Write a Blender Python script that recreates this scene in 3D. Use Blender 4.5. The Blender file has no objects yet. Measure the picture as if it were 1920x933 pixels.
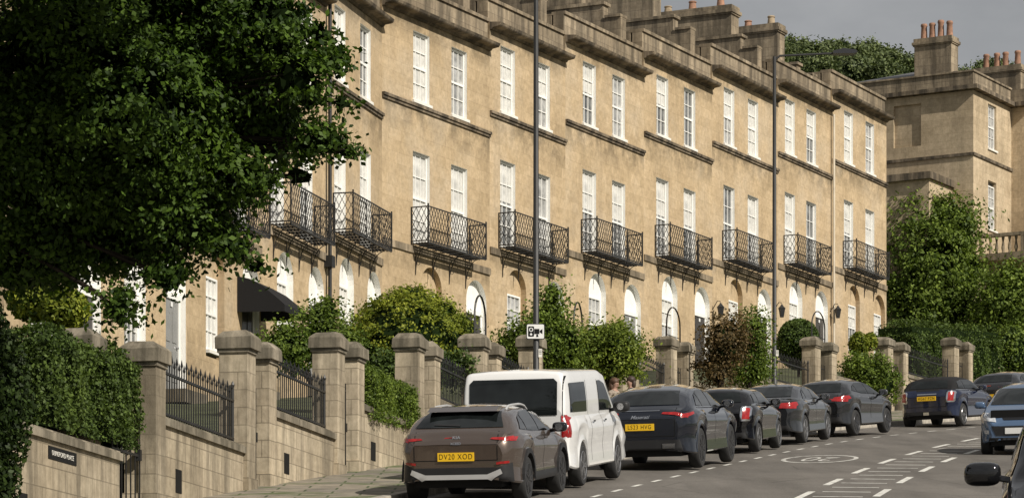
import bpy, bmesh, math, random
import numpy as np
from mathutils import Vector, Matrix
from mathutils.bvhtree import BVHTree
from mathutils.geometry import delaunay_2d_cdt
random.seed(7); np.random.seed(7)
SC=bpy.context.scene; COL=SC.collection
F=5800.0; YH=1380.0; PI=math.pi
def at(px,py,d): return Vector(((px-960)*d/F, d, (YH-py)*d/F))
def P(d): return -2.368+.1273*d
def lerp(a,b,t): return a+(b-a)*t
def interp(pts,x):
    if x<=pts[0][0]: return pts[0][1]
    for (a,b),(c,d) in zip(pts,pts[1:]):
        if x<=c: return b+(d-b)*(x-a)/(c-a)
    return pts[-1][1]
# ------------------------------------------------------------------ materials
def newmat(name):
    m=bpy.data.materials.new(name); m.use_nodes=True
    nt=m.node_tree; b=nt.nodes['Principled BSDF']
    return m,nt,b
def N(nt,t,**k):
    n=nt.nodes.new(t)
    for a,v in k.items(): setattr(n,a,v)
    return n
def ramp(nt,fac,stops):
    r=N(nt,'ShaderNodeValToRGB'); e=r.color_ramp.elements
    while len(e)<len(stops): e.new(.5)
    for el,(p,c) in zip(e,stops):
        el.position=p; el.color=(c[0],c[1],c[2],1)
    nt.links.new(fac,r.inputs[0]); return r.outputs[0]
def mixc(nt,a,b,fac,mode='MIX'):
    m=N(nt,'ShaderNodeMix',data_type='RGBA',blend_type=mode)
    for sock,v in ((m.inputs[6],a),(m.inputs[7],b),(m.inputs[0],fac)):
        if hasattr(v,'links'): nt.links.new(v,sock)
        elif isinstance(v,(int,float)): sock.default_value=v
        else: sock.default_value=(*v,1)
    return m.outputs[2]
def noise(nt,vec,scale,detail=6,rough=.6):
    n=N(nt,'ShaderNodeTexNoise'); n.inputs['Scale'].default_value=scale; n.inputs['Detail'].default_value=detail; n.inputs['Roughness'].default_value=rough
    nt.links.new(vec,n.inputs['Vector']); return n.outputs[0]
def simple(name,c,rough=.5,metal=0,coat=0,spec=.5,var=.15,scale=4,bump=0):
    m,nt,b=newmat(name)
    tc=N(nt,'ShaderNodeTexCoord'); nz=noise(nt,tc.outputs['Object'],scale)
    lo=tuple(x*(1-var) for x in c); hi=tuple(min(1,x*(1+var)) for x in c)
    nt.links.new(ramp(nt,nz,[(.3,lo),(.7,hi)]),b.inputs['Base Color'])
    b.inputs['Roughness'].default_value=rough; b.inputs['Metallic'].default_value=metal
    b.inputs['Coat Weight'].default_value=coat; b.inputs['Coat Roughness'].default_value=.02
    b.inputs['Specular IOR Level'].default_value=spec
    if bump:
        bp=N(nt,'ShaderNodeBump'); bp.inputs['Strength'].default_value=bump; bp.inputs['Distance'].default_value=.02
        nt.links.new(nz,bp.inputs['Height']); nt.links.new(bp.outputs[0],b.inputs['Normal'])
    return m
def stone(name,c1,c2,mort,bw=.75,rh=.32,stain=.5,staincol=(.10,.085,.065),ms=.006,sthr=(.45,.72),bands=False):
    m,nt,b=newmat(name); L=nt.links
    tc=N(nt,'ShaderNodeTexCoord'); oi=N(nt,'ShaderNodeObjectInfo')
    sx=N(nt,'ShaderNodeSeparateXYZ'); L.new(tc.outputs['Object'],sx.inputs[0])
    ad=N(nt,'ShaderNodeMath',operation='ADD'); L.new(sx.outputs[0],ad.inputs[0]); L.new(sx.outputs[1],ad.inputs[1])
    cb=N(nt,'ShaderNodeCombineXYZ'); L.new(ad.outputs[0],cb.inputs[0]); L.new(sx.outputs[2],cb.inputs[1])
    br=N(nt,'ShaderNodeTexBrick'); L.new(cb.outputs[0],br.inputs['Vector'])
    br.inputs['Scale'].default_value=1; br.inputs['Brick Width'].default_value=bw; br.inputs['Row Height'].default_value=rh
    br.inputs['Mortar Size'].default_value=ms; br.inputs['Mortar Smooth'].default_value=.7; br.inputs['Bias'].default_value=0
    br.inputs['Color1'].default_value=(*c1,1); br.inputs['Color2'].default_value=(*c2,1); br.inputs['Mortar'].default_value=(*mort,1)
    wo=N(nt,'ShaderNodeVectorMath',operation='ADD'); L.new(tc.outputs['Object'],wo.inputs[0])
    cr=N(nt,'ShaderNodeCombineXYZ'); mm=N(nt,'ShaderNodeMath',operation='MULTIPLY'); mm.inputs[1].default_value=53
    L.new(oi.outputs['Random'],mm.inputs[0]); L.new(mm.outputs[0],cr.inputs[0]); L.new(mm.outputs[0],cr.inputs[1]); L.new(cr.outputs[0],wo.inputs[1])
    mp=N(nt,'ShaderNodeMapping'); mp.inputs['Scale'].default_value=(2.2,2.2,.22) if not bands else (1.7,1.7,.32); L.new(wo.outputs[0],mp.inputs[0])
    n1=noise(nt,mp.outputs[0],1.2,8,.65); n2=noise(nt,wo.outputs[0],7,8,.7); n3=noise(nt,wo.outputs[0],.5,4); n4=noise(nt,wo.outputs[0],2.2,6,.65)
    st=ramp(nt,n1,[(sthr[0],(0,0,0)),(sthr[1],(1,1,1))])
    ml=N(nt,'ShaderNodeMath',operation='MULTIPLY'); L.new(st,ml.inputs[0]); ml.inputs[1].default_value=stain
    base=br.outputs[0]
    if bands:
        fl=ramp(nt,n4,[(.34,(.3,.3,.3)),(.56,(1,1,1))])
        base=mixc(nt,tuple((a+b_)/2 for a,b_ in zip(c1,c2)),br.outputs[0],fl)
    col=mixc(nt,base,staincol,ml.outputs[0])
    if bands:
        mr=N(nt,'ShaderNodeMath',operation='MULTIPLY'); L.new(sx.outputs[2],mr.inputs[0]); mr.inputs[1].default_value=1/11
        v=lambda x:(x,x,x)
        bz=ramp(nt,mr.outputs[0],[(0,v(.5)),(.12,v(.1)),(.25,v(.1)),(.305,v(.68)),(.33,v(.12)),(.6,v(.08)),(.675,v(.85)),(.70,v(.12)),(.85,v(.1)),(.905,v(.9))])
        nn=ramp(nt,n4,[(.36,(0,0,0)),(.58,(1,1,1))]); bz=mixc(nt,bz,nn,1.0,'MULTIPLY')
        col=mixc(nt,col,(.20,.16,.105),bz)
        gz=ramp(nt,n3,[(.49,(0,0,0)),(.67,(.36,.36,.36))]); col=mixc(nt,col,(.40,.345,.27),gz)
    col=mixc(nt,col,ramp(nt,n2,[(.3,(.74,.73,.71)),(.7,(1.12,1.12,1.12))]),1.0,'MULTIPLY')
    col=mixc(nt,col,ramp(nt,n3,[(.35,(.84,.825,.80)),(.65,(1.06,1.06,1.06))]),1.0,'MULTIPLY')
    rr=N(nt,'ShaderNodeMapRange'); L.new(oi.outputs['Random'],rr.inputs[0]); rr.inputs[3].default_value=.9; rr.inputs[4].default_value=1.07
    gb=N(nt,'ShaderNodeCombineXYZ')
    for i in range(3): L.new(rr.outputs[0],gb.inputs[i])
    col=mixc(nt,col,gb.outputs[0],1.0,'MULTIPLY')
    L.new(col,b.inputs['Base Color']); b.inputs['Roughness'].default_value=.9; b.inputs['Specular IOR Level'].default_value=.2
    bp=N(nt,'ShaderNodeBump'); bp.inputs['Strength'].default_value=.5; bp.inputs['Distance'].default_value=.015
    L.new(n2,bp.inputs['Height']); L.new(bp.outputs[0],b.inputs['Normal'])
    return m
def leafmat(name,dark,light,trans=.28):
    m,nt,b=newmat(name); L=nt.links
    g=N(nt,'ShaderNodeNewGeometry'); tc=N(nt,'ShaderNodeTexCoord')
    nz=noise(nt,tc.outputs['Object'],1.3,3)
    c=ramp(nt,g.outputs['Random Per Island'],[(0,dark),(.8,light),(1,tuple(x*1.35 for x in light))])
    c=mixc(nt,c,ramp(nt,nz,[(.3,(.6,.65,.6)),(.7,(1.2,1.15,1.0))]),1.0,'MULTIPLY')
    L.new(c,b.inputs['Base Color']); b.inputs['Roughness'].default_value=.55; b.inputs['Specular IOR Level'].default_value=.2
    t=N(nt,'ShaderNodeBsdfTranslucent'); L.new(mixc(nt,c,(1.0,1.1,.5),1.0,'MULTIPLY'),t.inputs[0])
    mx=N(nt,'ShaderNodeMixShader'); mx.inputs[0].default_value=trans
    L.new(b.outputs[0],mx.inputs[1]); L.new(t.outputs[0],mx.inputs[2])
    L.new(mx.outputs[0],nt.nodes['Material Output'].inputs['Surface'])
    return m
M={}
M['wall']=stone('bath_stone',(.645,.50,.322),(.535,.41,.255),(.42,.32,.20),stain=.4,staincol=(.38,.30,.20),bands=True,ms=.008,sthr=(.47,.69))
M['villawall']=stone('villa_stone',(.58,.47,.325),(.49,.395,.27),(.38,.305,.205),stain=.5,staincol=(.30,.245,.17),ms=.008)
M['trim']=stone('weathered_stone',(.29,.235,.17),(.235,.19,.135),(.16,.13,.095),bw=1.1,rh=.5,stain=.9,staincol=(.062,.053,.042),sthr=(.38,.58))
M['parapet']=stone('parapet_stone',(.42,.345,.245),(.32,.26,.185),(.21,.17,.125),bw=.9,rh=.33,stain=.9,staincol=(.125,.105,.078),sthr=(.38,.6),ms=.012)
M['garden']=stone('garden_wall_stone',(.56,.48,.355),(.45,.38,.28),(.26,.22,.16),bw=.6,rh=.27,stain=.85,staincol=(.18,.155,.115),ms=.012,sthr=(.40,.62))
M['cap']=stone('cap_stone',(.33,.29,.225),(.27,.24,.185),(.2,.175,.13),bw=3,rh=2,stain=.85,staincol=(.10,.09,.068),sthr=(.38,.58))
M['white']=simple('white_paint',(.84,.83,.79),.45,var=.05)
M['white2']=simple('aged_white_paint',(.74,.72,.66),.6,var=.1)
M['pipe']=simple('stone_coloured_pipe',(.58,.51,.40),.6,var=.12)
M['iron']=simple('black_iron',(.018,.018,.018),.45,var=.3)
M['slate']=simple('slate',(.09,.09,.095),.6,var=.3,scale=8)
M['pot']=simple('terracotta',(.31,.17,.11),.85,var=.4,scale=5)
M['potbuff']=simple('buff_clay',(.36,.28,.185),.85,var=.35,scale=5)
M['doordark']=simple('dark_door',(.05,.045,.04),.3,var=.1)
M['doorgrey']=simple('grey_door',(.25,.25,.24),.4,var=.1)
M['rubber']=simple('rubber',(.022,.022,.022),.8,var=.2,scale=20)
M['plastic']=simple('black_plastic',(.022,.022,.023),.5,var=.15,spec=.3)
M['gloss']=simple('gloss_black',(.008,.008,.009),.08,coat=.4,var=.05)
M['alloy']=simple('alloy',(.42,.42,.43),.3,metal=.9,var=.1)
M['alloydark']=simple('dark_alloy',(.06,.06,.065),.35,metal=.7,var=.1)
M['chrome']=simple('chrome',(.75,.75,.76),.15,metal=1,var=.03)
M['silver']=simple('silver_trim',(.6,.6,.6),.35,metal=.4,var=.05)
M['yellow']=simple('plate_yellow',(.85,.52,.02),.4,var=.04)
M['platewhite']=simple('plate_white',(.75,.75,.73),.4,var=.04)
M['ink']=simple('plate_black',(.010,.010,.010),.5,var=.05,spec=.2)
M['red']=simple('tail_red',(.30,.010,.010),.15,coat=.8,var=.35,scale=18)
M['lens']=simple('headlamp_lens',(.5,.52,.55),.12,coat=.8,var=.35,scale=14)
M['cloth']=simple('soft_top',(.016,.016,.017),.85,var=.2,scale=30,spec=.2)
M['bark']=simple('bark',(.030,.024,.018),.95,var=.5,scale=6,bump=.8,spec=.1)
M['lamp']=simple('lamp_post_paint',(.028,.028,.028),.5,var=.2)
M['signwhite']=simple('sign_white',(.78,.78,.76),.4,var=.04)
M['earth']=simple('earth_grass',(.06,.07,.03),.95,var=.5,scale=1.2)
def glassmat(name,c,rough=.04,spec=.6,k=.5,scale=2.5):
    m,nt,b=newmat(name); L=nt.links
    tc=N(nt,'ShaderNodeTexCoord'); nz=noise(nt,tc.outputs['Object'],scale,2)
    L.new(ramp(nt,nz,[(.35,tuple(x*(1-k) for x in c)),(.65,tuple(x*(1+k) for x in c))]),b.inputs['Base Color'])
    b.inputs['Roughness'].default_value=rough; b.inputs['Specular IOR Level'].default_value=spec
    bp=N(nt,'ShaderNodeBump'); bp.inputs['Strength'].default_value=.05; L.new(nz,bp.inputs['Height']); L.new(bp.outputs[0],b.inputs['Normal'])
    return m
M['carglass']=glassmat('car_glass',(.008,.010,.010),.02,.5,.4)
M['screen']=glassmat('windscreen_glass',(.06,.067,.06),k=.3,spec=.4)
M['pane_dark']=glassmat('pane_dark',(.13,.135,.135),.05,.8,.5)
M['pane_blind']=glassmat('pane_blind',(.62,.61,.57),.08,.8,.2)
M['pane_mid']=glassmat('pane_mid',(.36,.36,.35),.06,.8,.4)
def asphalt():
    m,nt,b=newmat('asphalt'); L=nt.links
    tc=N(nt,'ShaderNodeTexCoord'); o=tc.outputs['Object']
    n1=noise(nt,o,.35,5); n2=noise(nt,o,45,3)
    mp=N(nt,'ShaderNodeMapping'); mp.inputs['Scale'].default_value=(1.3,.12,1); mp.inputs['Rotation'].default_value=(0,0,.22); L.new(o,mp.inputs[0]); n5=noise(nt,mp.outputs[0],1.0,5)
    n3=N(nt,'ShaderNodeTexVoronoi',feature='DISTANCE_TO_EDGE'); n3.inputs['Scale'].default_value=.3; L.new(o,n3.inputs['Vector'])
    c=ramp(nt,n1,[(.3,(.125,.114,.101)),(.7,(.17,.156,.139))])
    c=mixc(nt,c,ramp(nt,n5,[(.35,(.78,.78,.78)),(.65,(1.1,1.1,1.1))]),1.0,'MULTIPLY')
    c=mixc(nt,c,ramp(nt,n2,[(.3,(.65,.65,.65)),(.7,(1.3,1.3,1.3))]),1.0,'MULTIPLY')
    c=mixc(nt,c,ramp(nt,n3.outputs[0],[(.0,(.65,.65,.65)),(.010,(1,1,1))]),1.0,'MULTIPLY')
    L.new(c,b.inputs['Base Color']); b.inputs['Roughness'].default_value=.85; b.inputs['Specular IOR Level'].default_value=.25
    bp=N(nt,'ShaderNodeBump'); bp.inputs['Strength'].default_value=.35; bp.inputs['Distance'].default_value=.01
    L.new(n2,bp.inputs['Height']); L.new(bp.outputs[0],b.inputs['Normal'])
    return m
M['asphalt']=asphalt()
def roadpaint(name,c,wear):
    m,nt,b=newmat(name); tc=N(nt,'ShaderNodeTexCoord'); o=tc.outputs['Object']
    w=ramp(nt,noise(nt,o,6,8,.7),[(wear-.1,(0,0,0)),(wear+.1,(1,1,1))])
    nt.links.new(mixc(nt,(.19,.175,.155),c,w),b.inputs['Base Color']); b.inputs['Roughness'].default_value=.75; return m
M['mark']=roadpaint('road_paint',(.66,.65,.60),.40)
M['markworn']=roadpaint('worn_road_paint',(.58,.57,.53),.46)
M['kerb']=simple('kerb_stone',(.34,.31,.26),.85,var=.3,scale=5)
def paving():
    m,nt,b=newmat('paving'); L=nt.links
    tc=N(nt,'ShaderNodeTexCoord'); o=tc.outputs['Object']
    br=N(nt,'ShaderNodeTexBrick'); L.new(o,br.inputs['Vector'])
    br.inputs['Scale'].default_value=1; br.inputs['Brick Width'].default_value=.9; br.inputs['Row Height'].default_value=.6; br.inputs['Mortar Size'].default_value=.02
    br.inputs['Color1'].default_value=(.28,.24,.185,1); br.inputs['Color2'].default_value=(.20,.178,.145,1); br.inputs['Mortar'].default_value=(.06,.08,.03,1)
    c=mixc(nt,br.outputs[0],ramp(nt,noise(nt,o,3,8),[(.3,(.6,.6,.6)),(.7,(1.2,1.2,1.2))]),1.0,'MULTIPLY')
    c=mixc(nt,c,(.07,.10,.025),ramp(nt,noise(nt,o,.9,6),[(.49,(0,0,0)),(.6,(.85,.85,.85))]))
    L.new(c,b.inputs['Base Color']); b.inputs['Roughness'].default_value=.9
    return m
M['paving']=paving()
M['leaf_oak']=leafmat('oak_leaf',(.016,.036,.007),(.078,.135,.019),.26)
M['leaf_shade']=leafmat('shaded_leaf',(.010,.02,.005),(.035,.06,.012),.2)  # darker leaf colours, the oak's shade painted into the shrub below
M['leaf_bright']=leafmat('bright_leaf',(.09,.13,.017),(.27,.30,.04),.3)  # bright yellow-green leaf colour
M['leaf_mid']=leafmat('mid_leaf',(.055,.09,.018),(.17,.235,.042),.28)
M['leaf_soft']=leafmat('soft_leaf',(.075,.115,.02),(.22,.275,.045),.3)
M['leaf_dark']=leafmat('dark_leaf',(.03,.05,.013),(.10,.15,.035),.22)
M['leaf_red']=leafmat('russet_leaf',(.055,.045,.02),(.17,.115,.055),.2)
M['leaf_far']=leafmat('far_leaf',(.07,.095,.045),(.15,.185,.08),.15)
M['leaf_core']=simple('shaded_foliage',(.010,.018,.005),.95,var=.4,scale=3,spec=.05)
M['skin']=simple('skin',(.36,.215,.155),.55,var=.05)
M['hair']=simple('hair',(.08,.04,.02),.6,var=.3,scale=30)
M['hair2']=simple('dark_hair',(.04,.022,.014),.6,var=.3,scale=30)
M['coat']=simple('dark_coat',(.05,.05,.055),.8,var=.2)
M['floral']=simple('patterned_top',(.26,.215,.17),.8,var=.7,scale=25)
M['jeans']=simple('jeans',(.04,.055,.09),.85,var=.2)
# ------------------------------------------------------------------ mesh helpers
class MB:
    def __init__(s): s.v=[];s.f=[];s.m=[]
    def add(s,vs,fs,m=0):
        o=len(s.v); s.v+=[tuple(v) for v in vs]; s.f+=[[i+o for i in f] for f in fs]; s.m+=[m]*len(fs); return s
    def box(s,x0,x1,y0,y1,z0,z1,m=0,tf=None):
        vs=[(x,y,z) for z in (z0,z1) for y in (y0,y1) for x in (x0,x1)]
        if tf: vs=[tf(Vector(v)) for v in vs]
        return s.add(vs,[(0,2,3,1),(4,5,7,6),(0,1,5,4),(2,6,7,3),(0,4,6,2),(1,3,7,5)],m)
    def quad(s,a,b,c,d,m=0): return s.add([a,b,c,d],[(0,1,2,3)],m)
    def prism(s,poly,to3d,a0,a1,m=0):
        n=len(poly); vs=[to3d(p[0],p[1],a0) for p in poly]+[to3d(p[0],p[1],a1) for p in poly]
        fs=[list(range(n))[::-1],list(range(n,2*n))]+[(i,(i+1)%n,n+(i+1)%n,n+i) for i in range(n)]
        return s.add(vs,fs,m)
    def tube(s,pts,r,n=6,m=0):
        pts=[Vector(p) for p in pts]; k=len(pts); rs=r if isinstance(r,(list,tuple)) else [r]*k
        vs=[];fs=[]
        t0=(pts[1]-pts[0]).normalized(); up=Vector((0,0,1)) if abs(t0.z)<.9 else Vector((1,0,0))
        for i,p in enumerate(pts):
            t=(pts[min(i+1,k-1)]-pts[max(i-1,0)]).normalized()
            a=t.cross(up)
            if a.length<1e-4: a=t.cross(Vector((0,1,0)))
            a.normalize(); b=a.cross(t).normalized()
            for j in range(n):
                q=2*PI*(j+.5)/n; vs.append(p+(a*math.cos(q)+b*math.sin(q))*rs[i])
        for i in range(k-1):
            for j in range(n):
                fs.append((i*n+j,i*n+(j+1)%n,(i+1)*n+(j+1)%n,(i+1)*n+j))
        fs.append(list(range(n))[::-1]); fs.append([(k-1)*n+j for j in range(n)])
        return s.add(vs,fs,m)
    def lathe(s,prof,n=20,c=(0,0,0),axis='z',m=0):
        vs=[];fs=[];c=Vector(c)
        for r,h in prof:
            for j in range(n):
                q=2*PI*j/n; a,b=r*math.cos(q),r*math.sin(q)
                vs.append(c+(Vector((a,b,h)) if axis=='z' else Vector((a,h,b)) if axis=='y' else Vector((h,a,b))))
        for i in range(len(prof)-1):
            for j in range(n): fs.append((i*n+j,i*n+(j+1)%n,(i+1)*n+(j+1)%n,(i+1)*n+j))
        if prof[0][0]>1e-4: fs.append(list(range(n))[::-1])
        if prof[-1][0]>1e-4: fs.append([(len(prof)-1)*n+j for j in range(n)])
        return s.add(vs,fs,m)
    def mesh(s,name,mats,smooth=None,recalc=True):
        me=bpy.data.meshes.new(name); me.from_pydata(s.v,[],s.f)
        mats=mats if isinstance(mats,(list,tuple)) else [mats]
        for x in mats: me.materials.append(x)
        me.polygons.foreach_set('material_index',s.m)
        if recalc or smooth:
            bm=bmesh.new(); bm.from_mesh(me)
            if recalc: bmesh.ops.recalc_face_normals(bm,faces=bm.faces)
            if smooth:
                for f in bm.faces: f.smooth=True
                for e in bm.edges:
                    e.smooth = len(e.link_faces)==2 and e.calc_face_angle(3)<math.radians(smooth)
            bm.to_mesh(me); bm.free()
        me.update(); return me
    def build(s,name,mats,parent=None,smooth=None,recalc=True,loc=None):
        return link(name,s.mesh(name,mats,smooth,recalc),parent,loc)
def link(name,me,parent=None,loc=None,rz=0):
    o=bpy.data.objects.new(name,me); COL.objects.link(o)
    if parent: o.parent=parent
    if loc is not None: o.location=loc
    if rz: o.rotation_euler.z=rz
    return o
def empty(name,loc,rot=(0,0,0)):
    o=bpy.data.objects.new(name,None); COL.objects.link(o); o.location=loc; o.rotation_euler=rot; o.empty_display_size=.2; return o
def tag(o,label=None,cat=None,group=None,kind=None):
    if label: o['label']=label
    if cat: o['category']=cat
    if group: o['group']=group
    if kind: o['kind']=kind
    return o
def text_mesh(s,size,name,mat,parent,mtx,extrude=.002,sx=1.0,shear=0,off=.012,space=1.0):
    cu=bpy.data.curves.new('txt','FONT'); cu.body=s; cu.size=size; cu.align_x='CENTER'; cu.align_y='CENTER'; cu.extrude=extrude; cu.shear=shear
    cu.offset=size*off; cu.space_character=space
    o=bpy.data.objects.new('txt',cu); COL.objects.link(o)
    bpy.context.view_layer.update()
    dg=bpy.context.evaluated_depsgraph_get(); me=bpy.data.meshes.new_from_object(o.evaluated_get(dg))
    bpy.data.objects.remove(o); bpy.data.curves.remove(cu)
    me.transform(mtx@Matrix.Diagonal((sx,1,1,1))); me.materials.clear(); me.materials.append(mat); me.name=name
    return link(name,me,parent)
# ------------------------------------------------------------------ road alignment
def buildR(SL,base):
    t={450:base}; acc=base
    for i in range(451,2600):
        acc+=interp(SL,(i-.5)/10)*.1; t[i]=acc
    acc=base
    for i in range(449,-400,-1):
        acc-=interp(SL,(i+.5)/10)*.1; t[i]=acc
    return t
SL=[(-40,.05),(20,.14),(45,.20),(55,.243),(65,.252),(72,.29),(80,.40),(90,.50),(105,.56),(160,.58),(260,.58)]
_R=buildR(SL,.32)
_C=buildR([(-40,.05),(20,.14),(45,.19),(60,.225),(70,.27),(80,.34),(90,.43),(105,.51),(160,.56),(260,.56)],.2)
def tab(t,d):
    i=int(math.floor(d*10)); return lerp(t[i],t[i+1],d*10-i)
def R(d): return tab(_R,d)
def heading(d): return math.atan(interp(SL,d))
def rp(d,o,dz=0):
    h=heading(d); x=R(d)+o*math.cos(h); y=d-o*math.sin(h); return Vector((x,y,P(y)+dz))
def rc(d,o,dz=0): return rp(d,o-(R(d)-tab(_C,d)),dz)
OFF=[(30,4.75),(43,4.92),(47.5,5.05),(53,5.2),(58.3,5.27),(64,5.4),(69,5.6),(75,6.15),(85,7.55),(96,7.95),(110,8.3)]
def wall_pt(d,dz=0): return Vector((R(d)-interp(OFF,d),d,P(d)+dz))
# ------------------------------------------------------------------ ground, road, pavement
def strip(name,ds,offs,mat,kind='structure',tf=rp):
    mb=MB(); k=len(offs)
    vs=[tf(d,o,z) for d in ds for (o,z) in offs]
    fs=[(i*k+j,i*k+j+1,(i+1)*k+j+1,(i+1)*k+j) for i in range(len(ds)-1) for j in range(k-1)]
    mb.add(vs,fs); o=mb.build(name,mat,smooth=40); o['kind']=kind; return o
g=MB()
xs=[-400,-60,-20,0,20,60,400]; ys=[-60,0,50,100,200,400,700]
g.add([(x,y,P(y)-.06) for y in ys for x in xs],[(i*7+j,i*7+j+1,(i+1)*7+j+1,(i+1)*7+j) for i in range(6) for j in range(6)])
g.build('ground',M['earth'])['kind']='structure'
DS=[x*2.0 for x in range(-8,100)]
KL=-2.15; KR=9.2
strip('road',DS,[(o,0) for o in (KL,0,3,6,KR)],M['asphalt'])
strip('kerb',DS,[(KL-.15,.12),(KL-.145,.125),(KL-.01,.125),(KL,.11),(KL,-.02)],M['kerb'])
strip('kerb',DS,[(KR,-.02),(KR,.11),(KR+.01,.125),(KR+.145,.125),(KR+.15,.12)],M['kerb'])
strip('pavement',DS,[(KL-.145,.12),(-4,.12),(-9.0,.12)],M['paving'])
strip('pavement',DS,[(KR+.145,.12),(KR+2,.12)],M['paving'])
def marks(name,items,f,mat='mark'):
    mb=MB()
    for (d0,d1,o0,o1) in items:
        n=max(1,int((d1-d0)/1.0))
        for i in range(n):
            a=lerp(d0,d1,i/n); b=lerp(d0,d1,(i+1)/n)
            mb.quad(f(a,o0,.004),f(a,o1,.004),f(b,o1,.004),f(b,o0,.004))
    o=mb.build(name,M[mat]); o['kind']='structure'; return o
it=[]; d=20.0
while d<150:
    it.append((d,d+2.4,3.62,3.74)); it.append((d+1.0,d+3.4,4.75,4.87)); d+=4.6
marks('centre_line_marking',it,rc)
it=[]; d=22
while d<110: it.append((d,d+.13,3.85,4.62)); d+=1.55
marks('hatch_marking',it,rc)
it=[]; d=30
while d<104: it.append((d,d+.75,.36,.44)); d+=1.75
marks('parking_bay_marking',it,rp)
def roundel():
    mb=MB(); c=63.4; oc=2.22; n=48
    def pt(a,k): return rc(c+2.1*k*math.sin(a), oc+.74*k*math.cos(a), .0045)
    for i in range(n):
        a,b=2*PI*i/n,2*PI*(i+1)/n
        mb.quad(pt(a,1),pt(b,1),pt(b,.88),pt(a,.88))
    o=mb.build('speed_roundel_marking',M['markworn']); o['kind']='structure'
    cu=bpy.data.curves.new('t','FONT'); cu.body='20'; cu.size=1; cu.align_x='CENTER'; cu.align_y='CENTER'
    ob=bpy.data.objects.new('t',cu); COL.objects.link(ob); bpy.context.view_layer.update()
    me=bpy.data.meshes.new_from_object(ob.evaluated_get(bpy.context.evaluated_depsgraph_get())); bpy.data.objects.remove(ob)
    for v in me.vertices: v.co=rc(c-v.co.y*2.9, oc-v.co.x*.66, .0045)
    me.materials.clear(); me.materials.append(M['markworn']); o=link('speed_number_marking',me); o['kind']='structure'
roundel()
# ------------------------------------------------------------------ foliage
def leaf_quads(pts,size,nrm=None,upb=.35,rs=None):
    n=len(pts); rs=rs or np.random
    q=rs.normal(size=(n,3))
    if nrm is not None: q=q*.65+nrm*.8
    q[:,2]+=upb
    q/=np.linalg.norm(q,axis=1)[:,None]
    t=rs.normal(size=(n,3)); t-=q*np.sum(t*q,axis=1)[:,None]; t/=np.linalg.norm(t,axis=1)[:,None]
    b=np.cross(q,t); s=size*(.6+.8*rs.random(n))[:,None]
    return np.stack([pts-t*s*.5,pts+b*s*.30-t*s*.06,pts+t*s*.5,pts-b*s*.30+t*s*.04],axis=1).reshape(-1,3)
def leaf_mesh(name,vlist,mats,core=None):
    v=np.concatenate([a for a,_ in vlist]); n=len(v)//4
    mi=[]
    for a,k in vlist: mi+=[k]*(len(a)//4)
    verts=v.tolist(); faces=(np.arange(n*4).reshape(-1,4)).tolist()
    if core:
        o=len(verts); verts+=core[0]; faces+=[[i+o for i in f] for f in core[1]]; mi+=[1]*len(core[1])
    me=bpy.data.meshes.new(name); me.from_pydata(verts,[],faces)
    for x in mats: me.materials.append(x)
    me.polygons.foreach_set('material_index',mi); me.update(); return me
def ico(c,r,sub=2,jit=.1,pw=1.0):
    bm=bmesh.new(); bmesh.ops.create_icosphere(bm,subdivisions=sub,radius=1)
    vs=[]
    for v in bm.verts:
        k=1+random.uniform(-jit,jit); q=[math.copysign(abs(t)**pw,t) for t in v.co]
        vs.append((c[0]+q[0]*r[0]*k,c[1]+q[1]*r[1]*k,c[2]+q[2]*r[2]*k))
    fs=[[v.index for v in f.verts] for f in bm.faces]; bm.free(); return vs,fs
def blob_leaves(lobes,n,size,clump=.0,nclump=60,seed=0,surf=.25,scale=1.0):
    rs=np.random.RandomState(seed); L=np.array([l[:6] for l in lobes],float)
    w=(L[:,3]*L[:,4]*L[:,5])**(2/3); w/=w.sum()
    def sample(k):
        i=rs.choice(len(L),k,p=w); u=rs.normal(size=(k,3)); u/=np.linalg.norm(u,axis=1)[:,None]
        r=1-np.abs(rs.normal(0,surf,k)); r=np.clip(r,.05,1.08)*scale
        return L[i,:3]+u*L[i,3:6]*r[:,None],u
    if clump>0:
        cc,cu=sample(nclump); j=rs.randint(0,nclump,n); g=rs.normal(size=(n,3))*clump*np.array([1,1,.6])*(.5+rs.random(nclump))[j][:,None]
        return leaf_quads(cc[j]+g,size,cu[j],.4,rs)
    p,u=sample(n); return leaf_quads(p,size,u,.3,rs)
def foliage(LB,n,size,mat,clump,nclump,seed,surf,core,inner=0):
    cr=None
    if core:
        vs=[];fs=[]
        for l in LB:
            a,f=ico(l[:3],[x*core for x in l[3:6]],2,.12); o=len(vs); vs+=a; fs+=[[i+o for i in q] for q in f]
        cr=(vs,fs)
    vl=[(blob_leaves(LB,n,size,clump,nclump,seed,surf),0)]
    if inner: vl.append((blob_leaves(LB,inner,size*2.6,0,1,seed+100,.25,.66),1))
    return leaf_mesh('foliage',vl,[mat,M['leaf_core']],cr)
def shrub(name,label,cat,base,lobes,n,size,mat,seed=1,clump=0,nclump=60,core=.78,stem=True,group=None,surf=.2,inner=0):
    root=empty(name,base); tag(root,label,cat,group)
    b=Vector(base); LB=[(l[0]-b.x,l[1]-b.y,l[2]-b.z,l[3],l[4],l[5]) for l in lobes]
    link('foliage',foliage(LB,n,size,mat,clump,nclump,seed,surf,core,inner),root)
    if stem:
        mb=MB()
        for l in LB[:4]: mb.tube([(0,0,-.1),(l[0]*.4,l[1]*.4,l[2]*.5),(l[0],l[1],l[2])],[.05,.035,.015],5)
        mb.build('stem',M['bark'],root)
    return root
def px_lobe(px,py,d,rpx,rpy,depth=None):
    c=at(px,py,d); k=d/F; return (c.x,c.y,c.z,rpx*k,depth if depth else rpx*k,rpy*k)
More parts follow.
